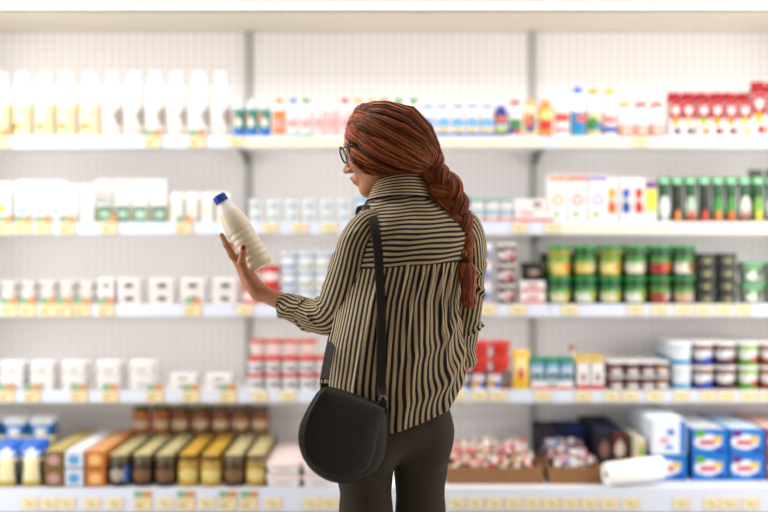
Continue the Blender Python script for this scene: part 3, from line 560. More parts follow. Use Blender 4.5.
def sdf_mesh(name, prims, vox, mat):
    lo = np.min([p[1] for p in prims if p[4] > 0], axis=0)-.02; hi = np.max([p[2] for p in prims if p[4] > 0], axis=0)+.02
    n = np.ceil((hi-lo)/vox).astype(int)+1
    D = np.full(n, .05, np.float32)
    for f, a, b, k, op in prims:
        i0 = np.clip(((a-.03-lo)/vox).astype(int), 0, n-1); i1 = np.clip(((b+.03-lo)/vox).astype(int)+2, 1, n)
        g = np.stack(np.meshgrid(*[lo[d]+vox*np.arange(i0[d], i1[d]) for d in range(3)], indexing='ij'), -1)
        d = f(g).astype(np.float32); s = (slice(i0[0], i1[0]), slice(i0[1], i1[1]), slice(i0[2], i1[2]))
        D[s] = smin(D[s], d, k) if op > 0 else -smin(-D[s], d, k)
    S = D < 0
    def sh(A, o): return A[o[0]:A.shape[0]-1+o[0], o[1]:A.shape[1]-1+o[1], o[2]:A.shape[2]-1+o[2]]
    cor = [(i, j, k) for i in (0, 1) for j in (0, 1) for k in (0, 1)]
    cnt = sum(sh(S, o).astype(np.int8) for o in cor)
    idx = np.argwhere((cnt > 0) & (cnt < 8))
    vals = np.stack([D[idx[:, 0]+o[0], idx[:, 1]+o[1], idx[:, 2]+o[2]] for o in cor], 1)
    acc = np.zeros((len(idx), 3)); num = np.zeros(len(idx))
    for a in range(8):
        for b in range(a+1, 8):
            oa, ob = np.array(cor[a]), np.array(cor[b])
            if abs(oa-ob).sum() != 1: continue
            va, vb = vals[:, a], vals[:, b]; m = (va < 0) != (vb < 0)
            t = np.where(m, va/(va-vb+1e-12), 0)
            acc += m[:, None]*(oa+(ob-oa)*t[:, None]); num += m
    V = lo+vox*(idx+acc/num[:, None])
    cid = np.full(cnt.shape, -1, np.int64); cid[idx[:, 0], idx[:, 1], idx[:, 2]] = np.arange(len(idx))
    Fs = []
    for ax in range(3):
        A = [slice(None)]*3; B = [slice(None)]*3; A[ax] = slice(0, -1); B[ax] = slice(1, None)
        sa, sb = S[tuple(A)], S[tuple(B)]
        e = np.argwhere(sa != sb); e = e[(e > 0).all(1)]
        e = e[(e[:, 0] < n[0]-1) & (e[:, 1] < n[1]-1) & (e[:, 2] < n[2]-1)]
        u, v = [(1, 2), (2, 0), (0, 1)][ax]
        du = np.zeros(3, int); dv = np.zeros(3, int); du[u] = 1; dv[v] = 1
        g = lambda q: cid[q[:, 0], q[:, 1], q[:, 2]]
        q = np.stack([g(e-du-dv), g(e-dv), g(e), g(e-du)], 1)
        flip = sb[e[:, 0], e[:, 1], e[:, 2]]
        q[flip] = q[flip][:, ::-1]; Fs.append(q)
    Fc = np.concatenate(Fs); Fc = Fc[(Fc >= 0).all(1)]
    # light smoothing of the surface
    for _ in range(2):
        s = np.zeros_like(V); c = np.zeros(len(V))
        for a, b in ((0, 1), (1, 2), (2, 3), (3, 0)):
            np.add.at(s, Fc[:, a], V[Fc[:, b]]); np.add.at(c, Fc[:, a], 1); np.add.at(s, Fc[:, b], V[Fc[:, a]]); np.add.at(c, Fc[:, b], 1)
        V = V*.6+.4*s/np.maximum(c, 1)[:, None]
    me = bpy.data.meshes.new(name); me.vertices.add(len(V)); me.vertices.foreach_set('co', V.astype(np.float32).ravel())
    me.loops.add(4*len(Fc)); me.loops.foreach_set('vertex_index', Fc.astype(np.int32).ravel())
    me.polygons.add(len(Fc)); me.polygons.foreach_set('loop_start', np.arange(0, 4*len(Fc), 4, dtype=np.int32))
    me.update(calc_edges=True); me.validate(); me.polygons.foreach_set('use_smooth', [True]*len(me.polygons)); me.materials.append(mat)
    return me
def basis(f, up=(0, 0, 1)):
    f = np.array(f, float); f /= np.linalg.norm(f); s = np.cross(up, f); s /= np.linalg.norm(s); return f, s, np.cross(f, s)

TH = math.radians(25); FW = np.array([-math.sin(TH), math.cos(TH), 0]); LT = np.array([-math.cos(TH), -math.sin(TH), 0]); UP = np.array([0, 0, 1.])
# head frame: x forward, y to her left (toward the camera), z up
YA, PI_ = math.radians(21), math.radians(17)
hd = np.array([-math.cos(YA), math.sin(YA), 0]); HF = hd*math.cos(PI_)-UP*math.sin(PI_); HU = hd*math.sin(PI_)+UP*math.cos(PI_); HL = np.cross(HU, HF)
HC = P(380.5, 142, 3.03)
RH = np.stack([HF, HL, HU], 1)
def Hd(x, y, z): return HC+HF*x+HL*y+HU*z
B = []
B += [ellip(Hd(-.012, 0, .012), (.096, .074, .088), RH, .02), ellip(Hd(.03, 0, -.045), (.058, .055, .07), RH, .03)]
B += [ellip(Hd(.045, 0, .02), (.045, .058, .055), RH, .02)]                       # forehead
B += [capsule(Hd(.0, .048, -.07), Hd(.062, .018, -.108), .02, .016, .03), capsule(Hd(.0, -.048, -.07), Hd(.062, -.018, -.108), .02, .016, .03)]
B += [ellip(Hd(.071, 0, -.108), (.018, .02, .016), RH, .02)]                      # chin
B += [ellip(Hd(.058, .036, -.038), (.026, .022, .024), RH, .02), ellip(Hd(.058, -.036, -.038), (.026, .022, .024), RH, .02)]
B += [capsule(Hd(.088, 0, -.002), Hd(.107, 0, -.036), .007, .009, .012), ellip(Hd(.111, 0, -.041), (.0105, .010, .009), RH, .008)]
B += [ellip(Hd(.1, .010, -.045), (.009, .007, .006), RH, .006), ellip(Hd(.1, -.010, -.045), (.009, .007, .006), RH, .006)]
B += [capsule(Hd(.083, .014, .018), Hd(.074, .045, .014), .009, .007, .012), capsule(Hd(.083, -.014, .018), Hd(.074, -.045, .014), .009, .007, .012)]  # brow
B += [ellip(Hd(.093, .032, -.003), (.015, .016, .011), RH, .01, -1), ellip(Hd(.093, -.032, -.003), (.015, .016, .011), RH, .01, -1)]  # sockets
B += [ellip(Hd(.078, .031, -.002), (.0125, .013, .0115), RH, .004), ellip(Hd(.078, -.031, -.002), (.0125, .013, .0115), RH, .004)]   # lids
B += [ellip(Hd(.084, 0, -.075), (.017, .024, .016), RH, .015)]
B += [capsule(Hd(.097, .016, -.068), Hd(.1, 0, -.0655), .004, .0055, .006), capsule(Hd(.097, -.016, -.068), Hd(.1, 0, -.0655), .004, .0055, .006), capsule(Hd(.094, .013, -.078), Hd(.094, -.013, -.078), .0055, .0055, .006)]
for s in (1, -1):   # ears
    B += [ellip(Hd(-.012, .075*s, -.012), (.018, .007, .03), RH, .006)]
TC = lambda py, dpx=0: P(0, py, 3.0)*[0, 0, 1]+np.array([(np.interp(py, [192, 215, 240, 300, 340, 420], [400, 411, 414, 401, 397, 393])-384)*3/F, 3.0, 0])
nb = TC(205)+FW*.02
B += [capsule(Hd(-.03, 0, -.06), nb+UP*.0, .046, .040, .012), capsule(nb-UP*.02, TC(250), .038, .075, .03)]
def tor(py, a, b, h): return ellip(TC(py), (a, b, h), np.stack([LT, FW, UP], 1), .04)
B += [tor(245, .13, .085, .11), tor(300, .118, .088, .14), tor(370, .12, .095, .13), tor(408, .13, .095, .085)]
# left arm (holding the bottle), right arm (hand in front of the hip)
LS, LE, LW = P(367, 232, 2.95), P(332, 323, 3.08), P(259, 292, 3.16)
RS, RE, RW = P(460, 230, 3.08), P(460, 318, 3.07), P(452, 372, 3.20)
B += [capsule(nb-UP*.06, LS-UP*.02, .035, .035, .02), capsule(nb-UP*.06, RS-UP*.02, .035, .035, .02)]
B += [capsule(LS, LE, .036, .028, .012), capsule(LE, LE+(LW-LE)*.5, .028, .0245, .012), capsule(LE+(LW-LE)*.5, LW, .0245, .0215, .012)]
B += [capsule(RS, RE, .035, .029, .015), capsule(RE, RW, .029, .021, .015)]
# left hand
def finger(pts, rs, k=.006):
    return [capsule(pts[i], pts[i+1], rs[i], rs[i+1], k) for i in range(len(pts)-1)]
BA, BB = P(218.5, 195.5, 3.16), P(261.5, 267, 3.15)     # bottle axis: cap top, base
bd = BB-BA; bd = bd/np.linalg.norm(bd)
KY = 3.165
pm = P(247, 277, KY)
B += [capsule(LW, P(250, 281, 3.155), .022, .022, .015), ellip(pm, (.026, .016, .036), np.stack(basis(P(236, 256, KY)-P(257, 292, KY), (0, 1, 0))[::1], 1)[:, [2, 1, 0]], .014)]
B += [capsule(P(252, 282, 3.14), P(239, 264, 3.15), .017, .012, .012), capsule(P(256, 284, 3.175), P(250, 272, 3.20), .016, .012, .012), capsule(P(246, 276, 3.17), P(238, 262, 3.18), .016, .012, .012)]
B += finger([P(239, 265, 3.155), P(232, 255, 3.15), P(226.5, 245, 3.148), P(221.5, 235, 3.152)], [.0105, .0092, .0085, .007])           # index along the side
B += finger([P(240, 266, 3.18), P(232.5, 256, 3.195), P(231, 246, 3.21), P(235, 239, 3.212)], [.0108, .0095, .0088, .0072])          # middle
B += finger([P(246, 270, 3.195), P(240, 261, 3.21), P(240.5, 253, 3.212), P(246, 247, 3.208)], [.0105, .0092, .0086, .0072])
B += finger([P(251, 274, 3.205), P(247, 267, 3.212), P(248, 260, 3.212), P(253, 256, 3.208)], [.0095, .0084, .0078, .0066])
B += finger([P(253, 285, 3.135), P(246.5, 274, 3.115), P(241.5, 263, 3.107), P(243.5, 246, 3.1075)], [.0145, .0118, .0105, .0078], .008)  # thumb over the front
# right hand
fd = (RW-RE)/np.linalg.norm(RW-RE)
R_f, R_s, R_u = basis(np.array([-.85, .1, -.5]))
palm = RW+R_f*.05
B += [capsule(RW, palm, .022, .026, .015), ellip(palm+R_f*.01, (.045, .034, .015), np.stack([R_f, R_u, R_s], 1), .012)]
for i, (o, ln) in enumerate(((.026, .068), (.009, .076), (-.009, .071), (-.026, .056))):
    q = palm+R_f*.045+R_u*o; B += finger([q, q+R_f*ln*.45+R_s*.004, q+R_f*ln*.75-UP*.012, q+R_f*ln-UP*.03], [.0095, .0088, .008, .0068])
q = RW+R_f*.025+R_u*.024; B += finger([q, q+R_u*.025+R_f*.02, q+R_u*.03+R_f*.048], [.013, .0105, .008])
# legs and feet
LK, RK = P(367, 575, 2.98), P(420, 575, 3.03)
LA = np.array([LK[0]-.005, 2.97, .09]); RA = np.array([RK[0]+.01, 3.03, .09])
B += [capsule(P(366, 446, 2.98), LK, .052, .044, .01), capsule(P(421, 446, 3.03), RK, .052, .044, .01), capsule(LK, LA, .048, .032, .02), capsule(RK, RA, .048, .032, .02)]
for A in (LA, RA): B += [capsule(A-UP*.03, A+FW*.13-UP*.062, .03, .022, .02)]
person = bpy.data.objects.new('person', None); C.objects.link(person)
tag(person, 'person with long red braid in striped shirt, holding a milk bottle before the shelves', 'person')
person.location = (.05, 3.0, 0); PO = Vector(person.location)
def pbuild(name, me, parent=None):
    if parent is None:
        me.transform(Matrix.Translation(-PO)); return link(name, me, person)
    me.transform(Matrix.Translation(-PO)); return link(name, me, parent)
def shift(me): me.transform(Matrix.Translation(-PO)); return me
body = pbuild('body', sdf_mesh('body', B, .003, M_skin))
# eyes
for s in (1, -1):
    mb = MB(); n = 12; R = .0118; c = Hd(.0805, .031*s, -.003)
    V = []; Fc = []
    for i in range(n+1):
        th = math.pi*i/n
        for k in range(16):
            ph = 2*math.pi*k/16; V.append(c+HF*R*math.cos(th)+HL*R*math.sin(th)*math.cos(ph)+HU*R*math.sin(th)*math.sin(ph))
    Fc = [(i*16+k, i*16+(k+1) % 16, (i+1)*16+(k+1) % 16, (i+1)*16+k) for i in range(n) for k in range(16)]
    cols = [L('1a0f0a') if i < 2 else L('6a4a30') if i < 4 else L('ece6e0') for i in range(n) for k in range(16)]
    me = mesh('eye', V, Fc, MP, cols); pbuild('eye', me)
    b = MB().tube([Hd(.089, .014*s, .016), Hd(.087, .03*s, .021), Hd(.076, .048*s, .015)], [.0022, .003, .0014], 6); pbuild('eyebrow', b.mesh('eyebrow', plain('brow', '5a2c18', .8), True))
b = MB()
b.tube([Hd(.0985, -.02, -.069), Hd(.1035, -.006, -.0655), Hd(.1035, .006, -.0655), Hd(.0985, .02, -.069)], [.0015, .0038, .0038, .0015], 8)
b.tube([Hd(.0965, -.018, -.075), Hd(.0985, 0, -.0775), Hd(.0965, .018, -.075)], [.0015, .0048, .0015], 8)
pbuild('lips', b.mesh('lips', M_lip, True))
# thumb nail
tn = P(243.3, 248, 3.0985)
pbuild('thumbnail', MB().add([tn+np.array(v)*.001 for v in ((-3, 0, -4), (3, 0, -4), (3.8, .3, 2), (2, .6, 6), (-2, .6, 6), (-3.8, .3, 2))], [(0, 1, 2, 3, 4, 5)]).mesh('thumbnail', plain('dark_nail_polish', '3a1418', .25), False))

# ---- eyeglasses (worn)
eg = bpy.data.objects.new('eyeglasses', None); C.objects.link(eg); eg.parent = person
gx = .1
for s in (1, -1):
    b = MB(); pts = [Hd(gx-.006*abs(math.cos(t)*.024*s+.034*s-0)/.034*.6, s*.034+.0235*math.cos(t), -.006+.0215*math.sin(t)) for t in np.linspace(0, 2*math.pi, 33)]
    b.tube(pts, .0021, 8, cap=False); q = b.mesh('rim', M_frame, True); shift(q); link('rim', q, eg)
    V = pts[:-1]; q = MB().add(V, [tuple(range(32))]).mesh('lens', M_lens, False); shift(q); link('lens', q, eg)
    q = MB().tube([Hd(gx-.008, s*.058, .004), Hd(gx-.02, s*.071, .004), Hd(.04, s*.077, .002), Hd(-.015, s*.081, .0), Hd(-.045, s*.078, -.02)], .0019, 8).mesh('temple_arm', M_frame, True); shift(q); link('temple_arm', q, eg)
q = MB().tube([Hd(gx-.001, .0115, -.003), Hd(gx+.002, .005, 0), Hd(gx+.002, -.005, 0), Hd(gx-.001, -.0115, -.003)], .0018, 8).mesh('bridge', M_frame, True); shift(q); link('bridge', q, eg)

# ------------------------------------------------------------------ shirt
# torso rings: pixel row, centre, half width, half depth
TR = np.array([(442, 391, .176, .14), (420, 391, .172, .137), (380, 394, .178, .14), (340, 396, .165, .138), (300, 399, .150, .13), (270, 406, .149, .125), (245, 413, .158, .118), (232, 414, .156, .108), (220, 412, .143, .095), (211, 408, .118, .083), (204, 404, .092, .073), (197, 401, .071, .064), (190, 398, .06, .057)], float)
ZR = CZ+(256-TR[:, 0])/390
def ring(z):
    return [np.interp(z, ZR, TR[:, i]) for i in (1, 2, 3)]
def torso_pt(th, z, off=0):
    """th: 0 = middle of the back, + toward her left"""
    cx, a, b_ = ring(z); e = .9
    s, c = math.sin(th), math.cos(th)
    u_ = a*math.copysign(abs(s)**e, s); w_ = -b_*math.copysign(abs(c)**e, c)
    p = np.array([(cx-384)*3/F, 3.0, z])+LT*u_+FW*(w_+.012*max(0, (z-1.35)/.1))
    nrm = LT*math.sin(th)*b_-FW*math.cos(th)*a; nrm /= np.linalg.norm(nrm)
    return p+nrm*off, nrm
def G(x, w): return math.exp(-(x/w)**2)
FR = [(rng.uniform(-math.pi, math.pi), rng.uniform(-.9, .9), rng.uniform(.05, .12), rng.uniform(.004, .011)) for _ in range(22)]
def angd(a): return (a+math.pi) % (2*math.pi)-math.pi
def folds(th, z):
    """fabric relief in metres; grows away from the yoke"""
    g = np.clip((1.285-z)/.25, 0, 1); d = 0
    for t0, sl, w_, am in FR:
        d += am*G(angd(th-t0-sl*(1.1-z)), w_)*g
    # box pleat and two splayed gathers below the yoke
    g2 = np.clip((1.285-z)/.03, 0, 1)*np.clip((z-.93)/.3, 0, 1)
    for t0, sl in ((-.20, -.9), (.06, .9), (-.07, .0), (-.42, -.6), (.34, .5)):
        d += .008*G(angd(th-t0-sl*(1.285-z)), .038)*g2
    # long diagonal drapes from the right waist down to the lower middle
    for z0, k, am, w_ in ((1.05, .22, .013, .022), (.98, .25, .010, .020), (1.15, .20, .008, .018)):
        zz = z0+k*(-th-.9)*.55+.05*(th+.4)**2
        d += am*G(z-zz, w_)*G(th+.5, .75)
    d += .002*math.sin(5*th+30*z)*g
    return d
SEAM = 1.283
def seam(th): return SEAM-.012*math.sin(th)
def hem(th):
    t = math.sin(th)
    back = np.interp(t, [-1, -.75, -.4, 0, .3, .7, 1], [.972, .96, .912, .884, .867, .874, .90])
    return back if math.cos(th) > 0 else np.interp(t, [-1, 0, 1], [.965, .93, .90])
NT = 420
def grid(nv, fz, off, fold, stripe, name, close=True):
    V = []; A = []
    for j in range(nv+1):
        for i in range(NT+1):
            th = -math.pi+2*math.pi*i/NT; z = fz(th, j/nv); f = folds(th, z) if fold else .0015*math.sin(9*th+60*z)
            V.append(torso_pt(th, z, off+f)[0]); A.append(stripe(th, z, f))
    Fc = [(j*(NT+1)+i, j*(NT+1)+i+1, (j+1)*(NT+1)+i+1, (j+1)*(NT+1)+i) for j in range(nv) for i in range(NT)]
    return mesh(name, V, Fc, M_stripe, None, True, A)
NS = 62
_th = np.linspace(-math.pi, math.pi, 721); _q = np.array([(.16*math.copysign(abs(math.sin(t))**.9, math.sin(t)), -.132*math.copysign(abs(math.cos(t))**.9, math.cos(t))) for t in _th])
_al = np.concatenate([[0], np.cumsum(np.linalg.norm(np.diff(_q, axis=0), axis=1))]); _al = _al/_al[-1]*2*math.pi-math.pi
def st_body(th, z, f):
    th = float(np.interp(th, _th, _al))
    sh = .012*math.sin(2.2*th+9*z)+(.006*math.sin(14*z+3*th))*np.clip((1.2-z)/.3, 0, 1)+.05*th*np.clip((1.28-z)/.4, 0, 1)
    return NS*(th+sh)/(2*math.pi)+f*10+100
# yoke arc-length table
_zs = np.linspace(1.26, 1.48, 100); _p = np.array([torso_pt(-.2, z)[0] for z in _zs]); _s = np.concatenate([[0], np.cumsum(np.linalg.norm(np.diff(_p, axis=0), axis=1))])
def st_yoke(th, z, f): return np.interp(z+.012*math.sin(th), _zs, _s)/.0136+f*60+.12*math.sin(3*th+20*z)
shirt = pbuild('shirt', grid(150, lambda th, v: hem(th)+(seam(th)-hem(th))*v, .0, True, st_body, 'shirt'))
sol = shirt.modifiers.new('thickness', 'SOLIDIFY'); sol.thickness = .0015; sol.offset = -1
yoke_me = grid(70, lambda th, v: seam(th)-.004+(CZ+(256-189)/390-seam(th)+.004)*v, .0035, False, st_yoke, 'yoke')
shift(yoke_me); link('yoke', yoke_me, shirt)
def sleeve(name, pts, rads, ns, wr, seed, nv=130, nt=90, flat=.9, phase=0, parent=None):
    r_ = np.random.default_rng(seed)
    pts = np.array(pts); n = len(pts); t = np.linspace(0, 1, n); T = np.linspace(0, 1, nv+1)
    # smooth interpolation
    from mathutils import geometry
    def cat(Y, x):
        k = min(int(x*(n-1)), n-2); u_ = x*(n-1)-k; p0, p1, p2, p3 = Y[max(k-1, 0)], Y[k], Y[k+1], Y[min(k+2, n-1)]
        return .5*((2*p1)+(-p0+p2)*u_+(2*p0-5*p1+4*p2-p3)*u_*u_+(-p0+3*p1-3*p2+p3)*u_**3)
    Pn = np.array([cat(pts, x) for x in T]); R_ = np.array([cat(np.array(rads), x) for x in T])
    Tn = np.gradient(Pn, axis=0); Tn /= np.linalg.norm(Tn, axis=1)[:, None]
    A = np.cross(Tn[0], [0, 1, 0]); A /= np.linalg.norm(A); V = []; S_ = []
    W = [(r_.uniform(0, 1), r_.uniform(-math.pi, math.pi), r_.uniform(.3, 1.1), r_.uniform(-.10, .10), r_.uniform(.012, .022)) for _ in range(26)]
    for j in range(nv+1):
        A = A-Tn[j]*A.dot(Tn[j]); A /= np.linalg.norm(A); Bv = np.cross(Tn[j], A)
        for i in range(nt+1):
            a = 2*math.pi*i/nt; d = 0
            for c, a0, wa, sl, wt in W:
                amp = np.interp(c, wr[0], wr[1]); d += amp*G(angd(a-a0), wa)*G(T[j]-c-sl*angd(a-a0), wt)
            d += .0025*math.sin(3*a+8*T[j])
            V.append(Pn[j]+(math.cos(a)*A+math.sin(a)*Bv)*(R_[j]+d)); S_.append(ns*(a/(2*math.pi))+d*25+phase+.25*math.sin(9*T[j]+2*a))
    Fc = [(j*(nt+1)+i, j*(nt+1)+i+1, (j+1)*(nt+1)+i+1, (j+1)*(nt+1)+i) for j in range(nv) for i in range(nt)]
    me = mesh(name, V, Fc, M_stripe, None, True, S_); shift(me); o = link(name, me, parent or shirt)
    m = o.modifiers.new('thickness', 'SOLIDIFY'); m.thickness = .0015; m.offset = -1
    return o
wr = ([0, .25, .45, .6, .8, 1], [.001, .003, .006, .010, .009, .002])
sl = sleeve('sleeve', [P(388, 222, 2.95), P(372, 226, 2.94), P(362, 240, 2.94), P(356, 262, 2.96), P(349.5, 285, 2.99), P(342, 303, 3.035), P(331, 315, 3.07), P(315, 316, 3.095), P(300, 310, 3.113), P(289, 307, 3.125)], [.022, .046, .056, .061, .063, .058, .051, .043, .036, .031], 27, wr, 3, 170)
sleeve('cuff', [P(304, 312.5, 3.109), P(302.5, 312, 3.111), P(293, 309, 3.121), P(284.5, 306, 3.131), P(283, 305.5, 3.133)], [.0365, .0385, .036, .034, .032], 20, ([0, 1], [.0005, .0015]), 5, 20, parent=sl)
sr = sleeve('sleeve', [P(445, 220, 3.05), P(458, 224, 3.06), P(466, 238, 3.07), P(468, 260, 3.065), P(467, 285, 3.06), P(464.5, 310, 3.06), P(462, 330, 3.08), P(462.5, 347, 3.11)], [.025, .045, .05, .048, .046, .044, .042, .036], 25, wr, 8, 150)
sleeve('cuff', [P(461, 343, 3.11), P(461.5, 345, 3.112), P(462, 353, 3.125), P(462.5, 361, 3.14), P(462.5, 363, 3.142)], [.036, .039, .040, .038, .035], 21, ([0, 1], [.001, .003]), 6, 20, parent=sr)
# collar: stand, then the leaf folded over it
V = []; S_ = []; prof = [(0, .0), (.3, .5), (.55, 1.0), (.7, 1.02), (.85, .75), (1, .15)]
ncol = 120; npf = 24
for j in range(npf+1):
    v = j/npf; hz = np.interp(v, [0, .45, .52, 1], [0, .042, .043, -.014]); out = np.interp(v, [0, .45, .52, 1], [.0, -.013, -.007, .017])
    for i in range(ncol+1):
        th = -math.pi*.93+2*math.pi*.93*i/ncol; z0 = CZ+(256-196)/390
        p, nr = torso_pt(th, z0, .002+out)
        front = max(0, -math.cos(th)); p = p+UP*(hz*(1-.35*front-.15*max(0, math.sin(th)))-.03*front+.012*math.cos(th))
        V.append(p); S_.append(((out if v > .5 else 0)+abs(hz-.043))/.0118+.3)
Fc = [(j*(ncol+1)+i, j*(ncol+1)+i+1, (j+1)*(ncol+1)+i+1, (j+1)*(ncol+1)+i) for j in range(npf) for i in range(ncol)]
me = mesh('collar', V, Fc, M_stripe, None, True, S_); shift(me); link('collar', me, shirt)

# ------------------------------------------------------------------ trousers and shoes
RT = np.stack([LT, FW, UP], 1)
T_ = [ellip(TC(405), (.145, .118, .11), RT, .03), ellip(TC(428)+LT*.0-FW*.01, (.150, .12, .07), RT, .03)]
LH, RH_ = P(365, 440, 2.975), P(419.5, 436, 3.035)
T_ += [ellip(LH-FW*.03, (.078, .095, .10), RT, .03), ellip(RH_-FW*.03+LT*.006, (.072, .095, .10), RT, .03)]
T_ += [capsule(P(420.5, 440, 3.03), P(421.5, 468, 3.03), .074, .066, .02), capsule(P(366, 445, 2.975), P(364.5, 475, 2.975), .074, .068, .02)]
T_ += [capsule(LH, P(366, 512, 2.975), .070, .064, .012), capsule(RH_, P(420.5, 512, 3.03), .072, .0605, .012), capsule(P(366, 512, 2.975), LK, .064, .058, .02), capsule(P(420.5, 512, 3.03), RK, .0605, .056, .02), capsule(LK, LA+UP*.03, .058, .056, .02), capsule(RK, RA+UP*.03, .056, .056, .02)]
T_ = [(f, lo, hi, k, op) for f, lo, hi, k, op in T_]
trousers = pbuild('trousers', sdf_mesh('trousers', T_, .005, M_trouser))
for A in (LA, RA):
    shp = [capsule(A-UP*.048-FW*.02, A+FW*.15-UP*.055, .036, .033, .02), capsule(A-UP*.02-FW*.01, A-UP*.05, .04, .038, .02), ellip(A+FW*.06-UP*.075, (.045, .13, .012), RT, .008)]
    pbuild('shoe', sdf_mesh('shoe', shp, .005, M_shoe))

# ------------------------------------------------------------------ hair
GLOC = np.array([-.116, -.03, -.100]); GN = Hd(*GLOC)
def strand_mesh(name, strands, rad, cols, mat=None):
    """strands: array [n, m, 3]"""
    n, m, _ = strands.shape; T = np.gradient(strands, axis=1); T /= np.linalg.norm(T, axis=2)[..., None]+1e-9
    A = np.cross(T, np.array([.3, .9, .31])); A /= np.linalg.norm(A, axis=2)[..., None]+1e-9; Bv = np.cross(T, A)
    s = np.linspace(0, 1, m); rr = rad*(1-.55*s**3)*np.minimum(1, .5+s*6)
    ang = [0, 2*math.pi/3, 4*math.pi/3]
    V = np.stack([strands+(math.cos(a)*A+math.sin(a)*Bv)*rr[None, :, None] for a in ang], 2)   # n,m,3,3
    idx = np.arange(n*m*3).reshape(n, m, 3); Fc = []
    for k in range(3):
        a, b_ = idx[:, :, k], idx[:, :, (k+1) % 3]
        Fc.append(np.stack([a[:, :-1], b_[:, :-1], b_[:, 1:], a[:, 1:]], -1).reshape(-1, 4))
    Fc = np.concatenate(Fc); me = bpy.data.meshes.new(name); V = V.reshape(-1, 3)
    me.vertices.add(len(V)); me.vertices.foreach_set('co', V.astype(np.float32).ravel())
    me.loops.add(4*len(Fc)); me.loops.foreach_set('vertex_index', Fc.astype(np.int32).ravel())
    me.polygons.add(len(Fc)); me.polygons.foreach_set('loop_start', np.arange(0, 4*len(Fc), 4, dtype=np.int32)); me.update(calc_edges=True)
    cl = np.ones((n, m*3, 4), np.float32); cl[..., :3] = cols[:, None, :]; at = me.color_attributes.new('Col', 'FLOAT_COLOR', 'POINT'); at.data.foreach_set('color', cl.ravel())
    me.polygons.foreach_set('use_smooth', [True]*len(me.polygons)); me.materials.append(mat or MH); return me
def hair_cols(n):
    base = np.array([L('8c4622'), L('a4552a'), L('7a3a1e'), L('bd6c38'), L('6a3018')]); return base[rng.integers(0, 5, n)]*rng.uniform(.8, 1.15, (n, 1))
def emap(d, k=1.0):
    d = d/np.linalg.norm(d, axis=-1, keepdims=True); x, y, z = d[..., 0], d[..., 1], d[..., 2]
    lo = np.clip(-z*1.6, 0, 1); lo = lo*lo*(3-2*lo); p = 2+1.3*lo
    nrm = (np.abs(x)**p+np.abs(y)**p+np.abs(z)**p)**(1/p)
    rz = np.where(z > 0, .094, .103); rx = np.where(x > 0, .098, .116); ry = .088+.006*lo
    back = np.clip(-x, 0, 1)
    return np.stack([x*rx/nrm-.012, y*ry/nrm*(1-.12*lo*back), z*rz/nrm*(1+.10*lo*back)+.008], -1)
def toW(q): return HC+q[..., :1]*HF+q[..., 1:2]*HL+q[..., 2:]*HU
ns, ms = 4600, 20; st = np.zeros((ns, ms, 3)); hk = np.ones(ns)
g_loc = GLOC-np.array([-.012, 0, .012]); gdir = g_loc/np.array([.112, .09, .098])
tt = np.linspace(0, 1, ms)
for i in range(ns):
    side = 1 if i % 5 < 3 else -1
    q = rng.random()**.8; kc = int(q*38); q = q*.25+.75*(kc+.5)/38; part = rng.uniform(-.1, .12)
    # start along the parting (front hairline back over the crown) for inner strands
    if q < .55:
        s0 = np.array([rng.uniform(.45, .95), side*rng.uniform(0, .16)+.05, rng.uniform(.55, .85)])
        m0 = np.array([.15, side*(.25+1.1*q/.55), .9-1.3*q/.55])
    else:
        f = (q-.55)/.45
        s0 = np.array([.89-.1*f, side*(.12+.5*f), .62-.7*f])
        m0 = np.array([.5-.3*f, side*1.0, -.1-1.1*f])
    a, b_, c = s0/np.linalg.norm(s0), m0/np.linalg.norm(m0), gdir/np.linalg.norm(gdir)
    d = ((1-tt)**2)[:, None]*a+(2*tt*(1-tt))[:, None]*b_*1.35+(tt**2)[:, None]*c
    pth = emap(d); lift = rng.uniform(-.006, .0035)
    cr = np.random.default_rng(kc*2+side+50); wav = (.0065*np.sin(tt*cr.uniform(9, 14)+cr.uniform(0, 6))+.0015*np.sin(tt*rng.uniform(9, 20)+rng.uniform(0, 6))+cr.uniform(-.004, .004))*np.sin(math.pi*tt)
    nn = pth/np.linalg.norm(pth, axis=1)[:, None]
    pth = pth+nn*(lift+wav)[:, None]*np.minimum(1, .15+tt*6)[:, None]
    pth[:, 2] += (.005*np.sin(tt*cr.uniform(8, 13)+cr.uniform(0, 6)))*np.sin(math.pi*tt); hk[i] = cr.uniform(.55, 1.6)
    jit_ = np.clip(rng.normal(0, .008, 3), -.013, .013); pth = pth+(GLOC+jit_-pth[-1])*(tt**3)[:, None]
    st[i] = toW(pth)
hair_root = bpy.data.objects.new('hair', None)
me = strand_mesh('hair', st, .0012, hair_cols(ns)*hk[:, None]); hair = pbuild('hair', me)
bpy.data.objects.remove(hair_root)
# dense under-layer so the scalp never shows
V = []; Fc = []; nu, nv = 48, 32
for j in range(nv+1):
    for i in range(nu):
        th = math.pi*j/nv; ph = 2*math.pi*i/nu; d = np.array([math.sin(th)*math.cos(ph), math.sin(th)*math.sin(ph), math.cos(th)])
        q = emap(d)*.955; q[0] = min(q[0], .066 if q[2] < .05 else .066+(q[2]-.05)*.6)
        if q[2] < -.03: q[0] = min(q[0], .064+(q[2]+.03)*.35)
        V.append(toW(q))
Fc = [(j*nu+i, j*nu+(i+1) % nu, (j+1)*nu+(i+1) % nu, (j+1)*nu+i) for j in range(nv) for i in range(nu)]
me = mesh('under_layer', V, Fc, MH, [L('431c0f')]*len(Fc)); shift(me); link('under_layer', me, hair)
